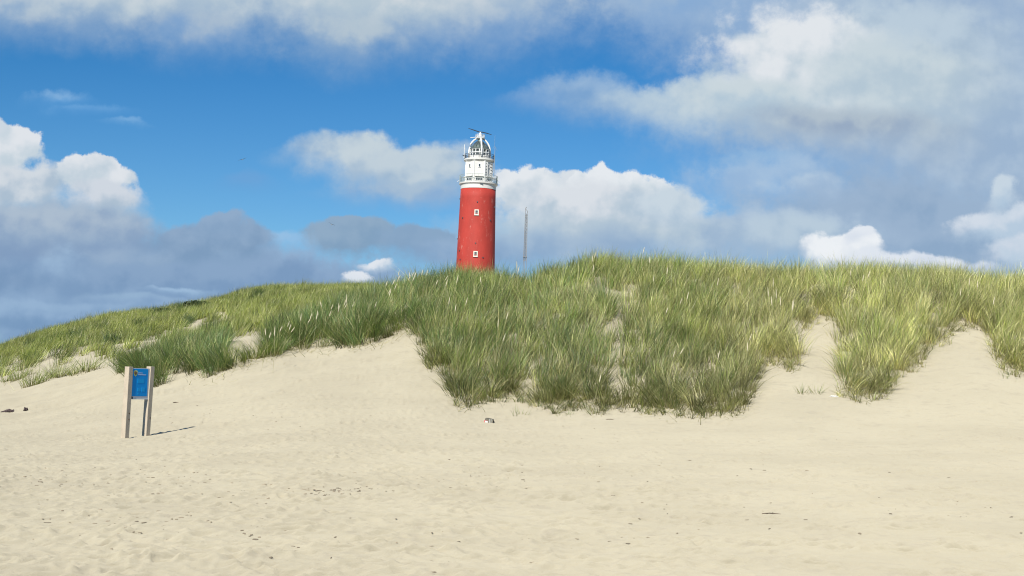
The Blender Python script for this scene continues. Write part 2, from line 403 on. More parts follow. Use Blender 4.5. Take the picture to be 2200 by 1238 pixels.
# footprints: work on the fine block only, indexed by its own azimuth and distance
pa = np.degrees(np.arctan2(FP[:, 0], FP[:, 1])); pd = np.hypot(FP[:, 0], FP[:, 1])
for k in range(len(FP)):
    px_, py_, la, lb, th, dep = FP[k]
    w_a = math.degrees(.4 / pd[k])
    i0, i1 = np.searchsorted(az, [pa[k] - w_a, pa[k] + w_a]); j0, j1 = np.searchsorted(ds, [pd[k] - .4, pd[k] + .4])
    if i1 <= i0 or j1 <= j0: continue
    dx = X[i0:i1, j0:j1] - px_; dy = Y[i0:i1, j0:j1] - py_
    a = (dx * math.cos(th) + dy * math.sin(th)) / la; b = (-dx * math.sin(th) + dy * math.cos(th)) / lb
    r2 = a * a + b * b
    Z[i0:i1, j0:j1] += dep * (-np.exp(-r2 * 1.3) + .75 * np.exp(-(np.sqrt(r2) - 1.6) ** 2 * 5))
na, nd = A.shape
idx = np.arange(na * nd).reshape(na, nd)
q1 = np.stack([idx[:-1, :-1], idx[:-1, 1:], idx[1:, 1:], idx[1:, :-1]], -1).reshape(-1, 4)
qw = np.stack([idx[-1, :-1], idx[-1, 1:], idx[0, 1:], idx[0, :-1]], -1).reshape(-1, 4)

msand = bpy.data.materials.new('sand'); msand.use_nodes = True
gs = G(msand.node_tree); bs = gs.n['Principled BSDF']; bs.inputs['Roughness'].default_value = .95; bs.inputs['Diffuse Roughness'].default_value = 1.0; bs.inputs['Specular IOR Level'].default_value = .1
pos = gs.n.new('ShaderNodeNewGeometry').outputs['Position']
n_big = gs.noise(pos, .35, 4., .55); n_mid = gs.noise(gs.vec('MULTIPLY', pos, (1, 1.4, 1)), 3.2, 5., .6); n_fine = gs.noise(pos, 60., 3., .7)
SA, SB = (.432, .388, .282, 1), (.400, .358, .260, 1)
cs = gs.mix(gs.rng(n_big, .35, .65), SA, SB)
cs = gs.mix(gs.rng(n_mid, .52, .70, 0, .45), cs, (.345, .305, .232, 1))
cs = gs.mix(gs.rng(n_fine, .62, .8, 0, .35), cs, (.22, .18, .13, 1))
gs.l.new(cs, bs.inputs['Base Color'])
bn = gs.n.new('ShaderNodeBump'); bn.inputs['Strength'].default_value = .75; bn.inputs['Distance'].default_value = .045
hsum = gs.math('ADD', gs.math('MULTIPLY', gs.noise(pos, 5.5, 6., .62, dist=.6), .8), gs.math('MULTIPLY', gs.noise(pos, 38., 3., .6), .08))
gs.l.new(hsum, bn.inputs['Height']); gs.l.new(bn.outputs[0], bs.inputs['Normal'])
ground = npmesh('ground', np.stack([X, Y, Z], -1).reshape(-1, 3), [q1, qw], msand, smooth=True)
tag(ground, kind='structure')

def hit(px, row, dmin=10., dmax=135.):     # where the line through a pixel meets the land
    dv = pdir(px, row); ys = np.arange(dmin, dmax, .05); zz = height(dv.x * ys, ys); c = EYE + dv.z * ys
    k = np.nonzero(c <= zz)[0]; y = ys[k[0]] if len(k) else dmax
    return Vector((dv.x * y, y, float(height(dv.x * y, y))))
def gz(x, y): return float(height(x, y))

# ------------------------------------------------------------------ marram grass
mgrass = bpy.data.materials.new('marram'); mgrass.use_nodes = True
gg = G(mgrass.node_tree); out = gg.n['Material Output']; gg.n.remove(gg.n['Principled BSDF'])
at = gg.n.new('ShaderNodeAttribute'); at.attribute_name = 'blade'; sa = gg.n.new('ShaderNodeSeparateColor'); gg.l.new(at.outputs['Color'], sa.inputs[0])
tone, hue, tt = sa.outputs
green = gg.mix(hue, (.076, .172, .046, 1), (.335, .385, .064, 1))
straw = gg.mix(hue, (.44, .39, .18, 1), (.66, .60, .32, 1))
cg = gg.mix(tone, green, straw)
cg = gg.mix(gg.rng(tt, .28, .0, 0, .65), cg, (.20, .14, .065, 1))        # dead sheaths at the foot
cg = gg.mix(gg.rng(tt, .8, 1.0, 0, .35), cg, (.34, .31, .12, 1))
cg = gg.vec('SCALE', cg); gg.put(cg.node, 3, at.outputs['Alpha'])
dfn = gg.n.new('ShaderNodeBsdfDiffuse'); trn = gg.n.new('ShaderNodeBsdfTranslucent'); gls = gg.n.new('ShaderNodeBsdfGlossy'); gls.inputs['Roughness'].default_value = .45
gg.l.new(cg, dfn.inputs[0]); gg.l.new(gg.vec('MULTIPLY', cg, (1.2, 1.25, .7)), trn.inputs[0]); gls.inputs[0].default_value = (1, 1, .95, 1)
m1 = gg.n.new('ShaderNodeMixShader'); m1.inputs[0].default_value = .34; gg.l.new(dfn.outputs[0], m1.inputs[1]); gg.l.new(trn.outputs[0], m1.inputs[2])
m2 = gg.n.new('ShaderNodeMixShader'); m2.inputs[0].default_value = .04; gg.l.new(m1.outputs[0], m2.inputs[1]); gg.l.new(gls.outputs[0], m2.inputs[2])
gg.l.new(m2.outputs[0], out.inputs[0])

def blades(name, root, ln, az_, lean, bend, width, tone, hue, parent=None, rnd=rs, segs=3, val=None):
    val = np.ones(len(root)) if val is None else val
    n = len(root); ts = np.linspace(0, 1, segs + 1)
    wd = rnd.uniform(0, 2 * np.pi, n); wx = np.cos(wd); wy = np.sin(wd)
    cols = []; vs = []
    for i, t in enumerate(ts):
        hd = ln * (np.sin(lean) * t + bend * t * t); vz = ln * (np.cos(lean) * t - .45 * bend * t * t * (1 + bend))
        c = root + np.stack([np.cos(az_) * hd, np.sin(az_) * hd, vz], -1)
        if i < segs:
            w = width * (1 - t * .75) * .5; off = np.stack([wx * w, wy * w, 0 * w], -1); vs += [c - off, c + off]
            k = 2
        else: vs.append(c); k = 1
        cols += [np.stack([tone, hue, np.full(n, t), val], -1)] * k
    P = len(vs); V = np.stack(vs, 1).reshape(-1, 3); C = np.stack(cols, 1).reshape(-1, 4)
    b = (np.arange(n) * P)[:, None]
    quads = np.concatenate([b + np.array([2 * s, 2 * s + 1, 2 * s + 3, 2 * s + 2])[None] for s in range(segs - 1)])
    tri = b + np.array([2 * segs - 2, 2 * segs - 1, 2 * segs])[None]
    return npmesh(name, V, [quads, tri], mgrass, parent, attrs={'blade': C})

def lut(px, pts): return np.interp(px, [a for a, _ in pts], [b for _, b in pts])
LOW_NEAR = [(205, 830), (222, 812), (260, 803), (330, 830), (350, 826), (380, 800), (430, 812), (480, 803), (520, 786), (600, 762), (680, 746), (760, 749), (800, 738), (850, 723), (893, 706),
 (905, 745), (925, 785), (965, 795), (978, 862), (1000, 872), (1060, 850), (1110, 848), (1140, 862), (1200, 874), (1290, 878), (1315, 868), (1345, 868), (1400, 879), (1500, 885), (1590, 880), (1622, 838), (1640, 775),
 (1660, 768), (1700, 786), (1718, 776), (1724, 700), (1765, 676), (1808, 680), (1814, 760), (1792, 835), (1850, 850), (1900, 848), (1925, 800), (1980, 775), (1996, 735), (2040, 726), (2052, 698),
 (2118, 694), (2136, 750), (2150, 785), (2200, 800), (2300, 815), (2700, 830)]
LOW_FAR = [(-600, 870), (-200, 845), (0, 812), (40, 808), (70, 800), (110, 792), (140, 784), (180, 774), (215, 776), (280, 790), (400, 790), (900, 790)]
def in_ell(px, py, E, grow):
    m = np.zeros(len(px), bool)
    for cx, cy, rx, ry in E:
        cy += grow; ry += grow; m |= ((px - cx) / rx) ** 2 + ((py - cy) / ry) ** 2 < 1
    return m
HOLES_NEAR = [(1328, 690, 19, 32), (1330, 633, 14, 8), (1322, 800, 17, 40), (1327, 745, 13, 25), (1345, 830, 9, 16), (1712, 700, 24, 14), (1660, 768, 10, 8), (1830, 632, 14, 12), (1240, 872, 30, 6), (1130, 842, 22, 7),
 (505, 742, 27, 17), (542, 728, 36, 13), (430, 803, 8, 5), (392, 770, 10, 5), (2060, 715, 30, 5), (1745, 650, 0.1, 0.1)]
HOLES_FAR = [(262, 745, 14, 7), (310, 745, 20, 6), (350, 713, 9, 5), (412, 703, 18, 10), (378, 714, 6, 3), (474, 674, 14, 7), (500, 742, 28, 22), (550, 726, 36, 15), (110, 770, 18, 6), (205, 765, 18, 6), (232, 778, 18, 6),
 (150, 780, 14, 4), (30, 795, 16, 5), (60, 800, 18, 5), (285, 757, 18, 6), (170, 748, 8, 3), (600, 660, 8, 3), (100, 795, 30, 5), (20, 815, 16, 5), (175, 778, 16, 5), (438, 690, 10, 5), (328, 738, 17, 7), (40, 772, 10, 4), (130, 745, 9, 3), (75, 785, 12, 4), (240, 752, 9, 4), (20, 780, 10, 4), (160, 768, 10, 4), (95, 757, 7, 3), (300, 760, 14, 5), (190, 748, 8, 3)]

def tufts(n_t, ur, dr, near):
    u = rs.uniform(*ur, n_t); dd = np.sqrt(rs.uniform(dr[0] ** 2, dr[1] ** 2, n_t)); x = u * dd; y = dd
    z = height(x, y); px, py = project(np.stack([x, y, z], -1))
    jit = 5 * vnoise(px / 18., py / 9., 9)
    if near:
        ok = (py < lut(px, LOW_NEAR) + jit) & ~in_ell(px + jit, py + .5 * jit, HOLES_NEAR, 15) & (px > 208)
        # near ridge only: its face and a strip behind its crest
        back = 57 - 0 * px; back = np.where(px < 880, np.interp(px, [208, 300, 520, 600, 880], [50, 52, 51, 53, 57]), back); ok &= (y < back)
        cl = fbm(x * .9, y * .9, 2, 77); ok &= (cl > -.72)
    else:
        ok = (py < lut(px, LOW_FAR) + jit) & ~in_ell(px + jit, py + .5 * jit, HOLES_FAR, 10)
        cl = fbm(x * .55, y * .28, 3, 51)
        band = sstep(28, 4, np.abs(py - np.interp(px, [0, 215, 435, 560, 700], [815, 778, 704, 690, 655])))
        low = .8 * sstep(95, 10, lut(px, LOW_FAR) - py)
        thr = -.85 + .85 * np.maximum(band * (px < 600), low * (px < 300))
        ok &= cl > thr
    return x[ok], y[ok], z[ok], px[ok], py[ok]

# ---- near ridge
def near_grass(x, y, z, px, py, name, nb, parent=None, scale=1.):
    nt = len(x); t = rs.poisson(nb, nt); ti = np.repeat(np.arange(nt), t); n = len(ti)
    tl = np.clip(.88 + .20 * vnoise(x * .7, y * .7, 21) + rs.normal(0, .11, nt), .45, 1.3) * scale
    lowd = sstep(45, 0, lut(px, LOW_NEAR) - py)                                  # tufts along the lower edge hang outwards
    th = rs.normal(.3, 1.1, nt) + 1.6 * vnoise(x * .25, y * .25, 91)               # tuft lean: mostly to the right
    tle = np.abs(rs.normal(.10, .10, nt)) + .10
    fall_az = np.where(rs.rand(nt) < .6, -2.2, -1.1) + rs.normal(0, .5, nt); th = np.where(lowd > .3, fall_az, th); tle = tle + .35 * lowd * rs.rand(nt)
    rad = rs.rayleigh(.10, n) * scale; ra = rs.uniform(0, 2 * np.pi, n)
    rx = x[ti] + rad * np.cos(ra); ry = y[ti] + rad * np.sin(ra); rz = height(rx, ry) - .02
    # blade direction: tuft lean plus splay away from its own centre
    vx = np.cos(th[ti]) * np.sin(tle[ti]) + np.cos(ra) * rad * 1.5 / scale + rs.normal(0, .10, n)
    vy = np.sin(th[ti]) * np.sin(tle[ti]) + np.sin(ra) * rad * 1.5 / scale + rs.normal(0, .10, n)
    az_ = np.arctan2(vy, vx); lean = np.arctan(np.clip(np.hypot(vx, vy), 0, 1.3))
    ln = tl[ti] * rs.uniform(.55, 1.18, n); bend = np.abs(rs.normal(.16, .16, n)) + .2 * lowd[ti]
    # colour: blue-green on the left shoulder, yellower with more straw to the right
    h0 = np.interp(px, [200, 700, 1000, 1250, 1500, 1700, 2000, 2300], [.14, .20, .36, .38, .50, .70, .72, .75])
    topd = sstep(640, 570, py) * (px > 1100); h0 = h0 + .25 * topd
    h = np.clip(h0 - .07 + .42 * vnoise(x * .8, y * .8, 41) + .2 * vnoise(x * 2.3, y * 2.3, 42) + rs.normal(0, .2, nt), 0, 1)
    s0 = np.interp(px, [200, 900, 1100, 1500, 1620, 1750, 2000, 2300], [.05, .12, .24, .36, .58, .48, .46, .44]) + .28 * sstep(.25, .9, fbm(x * .5, y * .6, 3, 61)) - .12 * topd
    s0 = s0 + .30 * lowd * (px > 900)
    s0 = np.where(rs.rand(nt) < .12, s0 + .35, s0)
    mz_ = ((px > 1040) & (px < 1310)) | ((px > 1360) & (px < 1520)); up = lut(px, LOW_NEAR) - py
    flat = (rs.rand(nt) < np.where(mz_, .5, .25) * sstep(120, 60, up) * np.where(mz_, sstep(-2, 14, up) * .8 + .2, 1)) & (px > 900)
    tl = np.where(flat, tl * .85, tl)      # collapsed, tangled old growth low on the face
    s0 = np.where(flat, .75, s0); fl = flat[ti] & (rs.rand(n) < .75)
    lean = np.where(fl, rs.uniform(.7, 1.35, n), lean); az_ = np.where(fl, rs.uniform(-3.1, 0.2, n), az_); ln = np.where(fl, ln * rs.uniform(.4, .9, n), ln)
    isst = rs.rand(n) < s0[ti] + .06; tone = np.where(isst, rs.uniform(.55, 1., n), rs.uniform(0, .25, n))
    hue = np.clip(h[ti] + rs.normal(0, .16, n), 0, 1)
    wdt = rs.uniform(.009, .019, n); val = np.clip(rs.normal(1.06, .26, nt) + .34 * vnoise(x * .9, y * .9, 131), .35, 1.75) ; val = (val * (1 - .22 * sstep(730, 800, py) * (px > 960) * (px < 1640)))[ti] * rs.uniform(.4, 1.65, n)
    pass
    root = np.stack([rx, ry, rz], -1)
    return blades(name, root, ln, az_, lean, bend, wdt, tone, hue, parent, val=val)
T = tufts(8200, (-.36, .46), (34, 58), True)
T = tuple(T); us = rs.uniform(880, 2210, 520); rr_ = lut(us, LOW_NEAR) + rs.uniform(-6, 17, len(us))      # stray young shoots beyond the edge
SP = np.array([hit(a_, b_, 33, 50) for a_, b_ in zip(us, rr_)]); keep = np.abs(SP[:, 1] - 41) < 8; SP = SP[keep]
gn = near_grass(*T, 'marram_grass', 48)
gy = near_grass(SP[:, 0], SP[:, 1], SP[:, 2], us[keep], rr_[keep], 'young_shoots', 9, scale=.42)
tag(gy, 'sparse short shoots scattered on the sand just below the edge of the grass', 'grass shoots', kind='stuff')
tag(gn, 'dense green marram grass over the nearer dune below the lighthouse, straw coloured at its foot', 'grass', kind='stuff')
# fallen dead blades littering the sand at the foot of the tufts
ux = rs.uniform(400, 2200, 4200); rowx = lut(ux, LOW_NEAR) + rs.normal(-8, 12, len(ux)); Pf = []
for a_, b_ in zip(ux, rowx): Pf.append(hit(a_, b_, 33, 50))
Pf = np.array(Pf) + np.array([0, 0, .01]); n = len(Pf)
dl_ = blades('fallen_grass', Pf, rs.uniform(.15, .65, n), rs.uniform(0, 6.3, n), rs.uniform(.8, 1.45, n), rs.uniform(0, .35, n), rs.uniform(.010, .018, n), rs.uniform(.35, 1, n), rs.uniform(.1, .8, n))
tag(dl_, 'loose dry blades and runners lying on the sand along the foot of the grass', 'dry grass', kind='stuff')

# ---- far ridge
def far_grass(x, y, z, px, py, name, nb, parent=None):
    nt = len(x); t = rs.poisson(nb, nt); ti = np.repeat(np.arange(nt), t); n = len(ti)
    tl = np.clip(.80 + .24 * vnoise(x * .4, y * .4, 21) + rs.normal(0, .10, nt), .35, 1.1)
    th = rs.normal(-.1, .4, nt); tle = np.abs(rs.normal(.26, .10, nt))
    rad = rs.rayleigh(.19, n); ra = rs.uniform(0, 2 * np.pi, n)
    rx = x[ti] + rad * np.cos(ra); ry = y[ti] + rad * np.sin(ra); rz = height(rx, ry) - .02
    vx = np.cos(th[ti]) * np.sin(tle[ti]) + np.cos(ra) * rad * .9 + rs.normal(0, .09, n); vy = np.sin(th[ti]) * np.sin(tle[ti]) + np.sin(ra) * rad * .9 + rs.normal(0, .09, n)
    az_ = np.arctan2(vy, vx); lean = np.arctan(np.clip(np.hypot(vx, vy), 0, 1.2))
    h = np.clip(.80 + .32 * vnoise(x * .22, y * .12, 43) + .2 * vnoise(x * .9, y * .5, 44) + rs.normal(0, .10, nt), 0, 1)
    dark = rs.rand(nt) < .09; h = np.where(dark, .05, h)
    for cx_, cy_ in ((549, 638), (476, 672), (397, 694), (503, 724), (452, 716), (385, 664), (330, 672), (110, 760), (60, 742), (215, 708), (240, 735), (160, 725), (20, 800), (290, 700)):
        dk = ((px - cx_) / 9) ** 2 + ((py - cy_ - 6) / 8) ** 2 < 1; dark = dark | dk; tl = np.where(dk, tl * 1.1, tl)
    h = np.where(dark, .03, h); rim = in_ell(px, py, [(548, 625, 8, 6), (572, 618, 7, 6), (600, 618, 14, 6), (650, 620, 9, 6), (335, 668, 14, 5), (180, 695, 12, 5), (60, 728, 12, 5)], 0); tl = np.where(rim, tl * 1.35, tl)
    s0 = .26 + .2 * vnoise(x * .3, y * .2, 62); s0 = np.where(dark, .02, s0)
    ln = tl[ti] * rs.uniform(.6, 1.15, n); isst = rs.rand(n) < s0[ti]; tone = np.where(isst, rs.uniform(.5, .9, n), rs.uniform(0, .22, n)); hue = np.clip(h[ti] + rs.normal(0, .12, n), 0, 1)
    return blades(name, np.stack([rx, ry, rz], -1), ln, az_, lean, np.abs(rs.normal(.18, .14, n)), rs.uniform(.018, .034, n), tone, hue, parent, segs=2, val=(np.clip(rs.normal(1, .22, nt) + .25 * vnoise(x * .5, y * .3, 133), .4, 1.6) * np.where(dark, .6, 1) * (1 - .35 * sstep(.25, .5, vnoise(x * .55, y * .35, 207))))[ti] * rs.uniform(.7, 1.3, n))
TF = tufts(9500, (-.45, -.02), (56, 119), False)
gf = far_grass(*TF, 'dune_grass', 30)
tag(gf, 'yellow green grass with sand patches over the farther dune ridge at the left', 'grass', kind='stuff')

# ---- tufts standing alone in the sand
LONE = [
 (1722, 846, .30, 90, 'small dark green sprig in bare sand left of the big pale tuft', 26),
 (1756, 846, .34, 60, 'thin leaning sprig touching the left foot of the big pale tuft', 20),
 (1785, 690, .55, 60, 'brownish wispy tuft high in the bare sand hollow', 22),
 (1120, 893, .30, 30, 'lone brown green sprig nearest to the small carton', 16),
 (1215, 893, .22, 30, 'low sprawling sprig at the dune foot right of the carton', 16),
 (1388, 889, .24, 30, 'short spiky sprig below the vertical sand gap', 16),
 (2158, 812, .25, 30, 'dark twiggy sprig on the sand at the far right', 14),
 (1700, 795, .28, 26, 'sparse sprig on the sand lip below the straw coloured clump', 14),
 (185, 798, .85, 0, 'round yellow green tuft uppermost of those alone in the left sand', 120),
 (158, 806, .5, 0, 'smallest faint tuft between two larger ones in the left sand', 40),
 (122, 812, .95, 0, 'large leaning tuft in the left sand with a long tail of runners', 150),
 (75, 828, .95, 0, 'broad low tuft lying slantwise on the left sand slope', 150),
 (40, 816, .9, 0, 'upright olive tuft near the left edge above the slope foot', 120),
 (12, 820, .5, 0, 'small stubby tuft at the left edge of the sand slope', 50),
]
for px, row, h, dd, lab, nb in LONE:
    P = hit(px, row, 33, 80); e = empty('grass_tuft', P); n = nb
    rad = rs.rayleigh(.10 if h < .6 else .26, n); ra = rs.uniform(0, 2 * np.pi, n)
    root = np.stack([rad * np.cos(ra), rad * np.sin(ra), np.zeros(n)], -1)
    root[:, 2] = height(P.x + root[:, 0], P.y + root[:, 1]) - P.z - .01
    farm = px < 250
    o = blades('foliage', root, h * rs.uniform(.55, 1.15, n), ra + rs.normal(0, .6, n), rs.uniform(.1, .75, n), rs.uniform(.05, .4, n),
           rs.uniform(.009, .014, n) * (2.0 if farm else 1), np.where(rs.rand(n) < .3, rs.uniform(.5, 1, n), rs.uniform(0, .3, n)), np.clip(rs.normal(.55 if farm else .25, .15, n), 0, 1), e)
    tag(e, lab, 'grass tuft', 'grass tufts standing alone in the sand')

# ---- seed heads
mseed = mat('seed', (.72, .64, .44), .8, var=.12, scale=40)
mstem = mat('stem', (.46, .42, .22), .8)
def make_stalk(h, head, bend):
    e = empty('marram_stalk')
    pts = [(bend * h * t * t, 0, h * t) for t in (0, .3, .6, .85, 1)]
    bm = bmesh.new(); tube(bm, pts, [.004, .004, .0035, .003, .003], 4); link('stem', bm, mstem, e)
    bm = bmesh.new(); x0, z0 = pts[3][0], pts[3][2]; dx = bend * 1.9; L_ = head
    tube(bm, [(x0 + dx * L_ * t * .6, 0, z0 + L_ * t) for t in (0, .15, .45, .8, 1)], [.004, .011, .013, .008, .002], 6); link('seed_head', bm, mseed, e, True)
    return e
ST = [make_stalk(1.15, .25, .10), make_stalk(1.05, .20, .28), make_stalk(1.25, .30, -.06), make_stalk(1.0, .21, -.3)]
HT = [1.3, 1.15, 1.45, 1.1]
HEADS = [(815,605),(822,598),(829,610),(836,590),(842,596),(848,584),(855,590),(862,580),(868,592),(876,582),(884,590),(895,580),(906,583),(812,618),(820,622),(916,600),(929,588),(965,590),(742,636),(735,642),(728,646),
 (695,652),(703,650),(711,655),(718,648),(724,652),(668,668),(660,672),(652,676),(643,676),(635,678),(592,695),(600,690),(606,698),(586,705),(578,700),(571,712),(563,716),(690,668),(789,648),
 (955,640),(968,655),(985,640),(1038,600),(1099,572),(1112,565),(1262,540),(1274,555),(1268,572),(1366,530),(1390,552),(1425,575),(1463,628),(1412,660),(1445,642),(1660,600),(1664,640),(1668,625),(1655,620),(1680,640),
 (1692,645),(1700,650),(1605,740),(1590,720),(1432,745),(1428,756),(1530,758),(1838,590),(1846,580),(1818,575),(2100,605),(2120,640),(2058,622),(2078,600),(1066,690),(1058,715),(1072,670),(940,600),(1273,820),(1400,592),(1530,600)]
STL = {
 'crest': 'cream seed stalk in the row along the crest left of the lighthouse', 'left': 'cream seed stalk on the sloping shoulder of the near dune further left',
 'tower': 'pale seed stalk in the green grass below the lighthouse and mast', 'mid': 'straw coloured seed stalk rising from the middle of the dune', 'right': 'pale seed stalk in the yellowish grass of the right dune'}
def zone(px): return 'left' if px < 800 else 'crest' if px < 930 else 'tower' if px < 1180 else 'mid' if px < 1620 else 'right'
used = set()
for i, (px, row) in enumerate(HEADS):
    k = rs.randint(0, 4); k = {0: 0, 1: 1, 2: 2, 3: 3}[k] if rs.rand() < .4 else (1 if px < 930 else 0)
    if 1580 < px < 1710: k = 2 if rs.rand() < .7 else 0
    if row > 640 and 1200 < px < 1600: k = 1
    h = HT[k]; dep = 47. if row < 640 else 42. ; P = None
    rr = row + h * F / dep * .9
    P = hit(px, rr, 34, 56); P = hit(px, row + h * F / P.y * .9, 34, 56)
    if px < 800 and P.y > 52: P = hit(px, rr + 12, 34, 52)
    z_ = zone(px); first = k not in used; used.add(k)
    if first: e = ST[k]; e.location = (P.x, P.y, P.z - .02); e['label'] = STL[z_]
    else: e = dup(ST[k], (P.x, P.y, P.z - .02), label=STL[z_])
    e.rotation_euler = (rs.normal(0, .05), rs.normal(.05, .10), rs.normal(0, .5)); e.scale = (1, 1, 1)
    e['category'] = 'grass stalk'; e['group'] = 'seed stalks ' + {'left': 'on the left shoulder', 'crest': 'along the crest', 'tower': 'below the lighthouse', 'mid': 'in the middle of the dune', 'right': 'in the right dune'}[z_]
for k, e in enumerate(ST):
    if k not in used:
        for c in list(e.children): bpy.data.objects.remove(c)
        bpy.data.objects.remove(e)

# ------------------------------------------------------------------ dark shrubs on the far crest
mleaf = mat('shrub_leaf', (.05, .075, .026), .7, var=.35, scale=1.2)
mbark = mat('shrub_bark', (.12, .09, .06), .9, var=.2)
def shrub(px, row, w, h, lab):
    P = hit(px, row + 12, 60, 122); e = empty('shrub', P); tag(e, lab, 'shrub', 'dark shrubs on the far ridge')
    n = 2600; r = rs.normal(0, 1, (n, 3)); r /= np.linalg.norm(r, axis=1)[:, None]; r *= (rs.rand(n, 1) ** .45)
    c = r * np.array([w / 2, w / 3, h / 2]); c[:, 2] += h * .45 + .25 * h * vnoise(c[:, 0] * 1.3 + px, c[:, 1], 3) * (c[:, 2] > 0)
    a = rs.normal(0, 1, (n, 3)); a /= np.linalg.norm(a, axis=1)[:, None]; b = np.cross(a, rs.normal(0, 1, (n, 3))); b /= np.linalg.norm(b, axis=1)[:, None]
    s = rs.uniform(.05, .11, (n, 1)); V = np.stack([c - a * s, c + b * s * .5, c + a * s, c - b * s * .5], 1).reshape(-1, 3)
    npmesh('foliage', V, [np.arange(4 * n).reshape(-1, 4)], mleaf, e)
    bm = bmesh.new()
    for k in range(6):
        t = rs.uniform(-.35, .35) * w; tube(bm, [(t * .3, 0, -.1), (t * .8, rs.uniform(-.2, .2), h * .3), (t, rs.uniform(-.3, .3), h * .7)], [.04, .03, .012], 5)
    link('stem', bm, mbark, e)
shrub(432, 652, 2.9, .6, 'dark green shrub on the far crest, the larger and more right of two')
shrub(352, 664, 1.5, .45, 'small dark shrub on the far crest, further left than the larger one')
shrub(552, 634, 1.2, .45, 'dark bushy clump near the top of the far dune')

# ------------------------------------------------------------------ lighthouse
DL = 171.; K = DL / F
P0 = pdir(1021.5, 570); BX, BY, BZ = P0.x * DL, DL, EYE + P0.z * DL
RF = 0.                          # how far (px) in front of the axis the surface now being measured lies
def hz(row): return EYE + pdir(1021.5 + (570 - row) * math.tan(ROLL), row).z * (DL - RF * K) - BZ
mred = mat('red_paint', (.45, .052, .037), .65, var=.09, scale=.9, bump=.5, bscale=6, streak=((.60, .25, .20), .58, .7))
mwht = mat('white_paint', (.70, .69, .64), .55, var=.05, scale=1.5, bump=.15, bscale=5, streak=((.42, .40, .33), .66, .55))
mwhc = mat('white_frame', (.80, .80, .77), .5)
mdrk = mat('dark_steel', (.09, .11, .13), .5, .4)
mrail = mat('rail_grey', (.30, .34, .36), .5, .3)
mnet = mat('rail_net', (.30, .35, .33), .5)
mroof = mat('lantern_roof', (.13, .165, .15), .45, .3, var=.3, scale=1.2)
mglass = mat('window_dark', (.035, .05, .06), .08, spec=.8)
mlamp = mat('lens', (.40, .42, .34), .25, var=.3, scale=4)
mtrim = mat('window_trim', (.78, .74, .62), .6)
LH = empty('lighthouse', (BX, BY, BZ)); tag(LH, 'tall red lighthouse with white lantern house, galleries and radar bar behind the dune', 'lighthouse')
RF = 39; bm = bmesh.new(); prof = []
for t in np.linspace(0, 1, 14):
    row = 640 - (640 - 403) * t; prof.append(((37.9 + (row - 403) / 167 * 3.7) * K, hz(row)))
prof.insert(0, (prof[0][0] + .3, -8.)); lathe(bm, prof, 96); tower = link('tower', bm, mred, LH, True)
bm = bmesh.new(); lathe(bm, [(38.4 * K, hz(403)), (38.4 * K, hz(395.5)), (39.2 * K, hz(394.5)), (39.2 * K, hz(393)), (38 * K, hz(392.9))], 96); link('white_band', bm, mwht, LH)
bm = bmesh.new(); lathe(bm, [(39 * K, hz(393.5)), (41.6 * K, hz(392.3)), (41.8 * K, hz(389.6)), (30 * K, hz(389.5))], 96); link('lower_gallery', bm, mwht, LH)
# dirt drain under gallery
bm = bmesh.new(); box(bm, (.35, -39.6 * K, hz(393.8)), (.22, .10, .10)); box(bm, (.55, -39.0 * K, hz(394.6)), (.08, .06, .22)); link('drain', bm, mdrk, LH)
def railing(name, Rr, z0, z1, nposts, nbars, rails, mt, rr=.05):
    bm = bmesh.new()
    for i in range(nposts):
        a = 2 * math.pi * i / nposts; tube(bm, [(Rr * math.cos(a), Rr * math.sin(a), z0), (Rr * math.cos(a), Rr * math.sin(a), z1)], rr, 5)
    for t in rails: ring(bm, Rr, z0 + (z1 - z0) * t, rr * .9, 64)
    for i in range(nbars):
        a = 2 * math.pi * (i + .5) / nbars; tube(bm, [(Rr * math.cos(a), Rr * math.sin(a), z0), (Rr * math.cos(a), Rr * math.sin(a), z1)], .011, 3)
    return link(name, bm, mt, LH)
railing('lower_railing', 41.2 * K, hz(389.5), hz(389.5) + .92, 20, 110, (.5, 1.), mnet, .018)
# octagonal watch room
RF = 29
ROT = R(3.)
bm = bmesh.new(); R8 = 30.6 * K; o8 = math.pi / 8 + ROT
lathe(bm, [(R8, hz(390)), (R8, hz(346)), (R8 * 1.05, hz(344.4)), (R8 * 1.05, hz(343))], 8, o8); link('watch_room', bm, mwht, LH)
bm = bmesh.new(); ap = R8 * math.cos(math.pi / 8)
for k in range(8):
    a = o8 + 2 * math.pi * k / 8; tube(bm, [(R8 * math.cos(a), R8 * math.sin(a), hz(390)), (R8 * math.cos(a), R8 * math.sin(a), hz(346.2))], .09, 6)
link('corner_strips', bm, mwhc, LH)
def face(k):                     # frame on a wall of the octagon: x along, y outwards, z up
    a = -math.pi / 2 + ROT + 2 * math.pi * k / 8; n = Vector((math.cos(a), math.sin(a), 0)); t = Vector((-n.y, n.x, 0))
    return Matrix(((t.x, n.x, 0, n.x * ap), (t.y, n.y, 0, n.y * ap), (0, 0, 1, 0), (0, 0, 0, 1)))
def framed(bm, M, x, z, w, h, b, d):
    box(bm, (x - w / 2 - b / 2, d / 2, z), (b, d, h + 2 * b), M); box(bm, (x + w / 2 + b / 2, d / 2, z), (b, d, h + 2 * b), M)
    box(bm, (x, d / 2, z + h / 2 + b / 2), (w, d, b), M); box(bm, (x, d / 2, z - h / 2 - b / 2), (w, d, b), M)
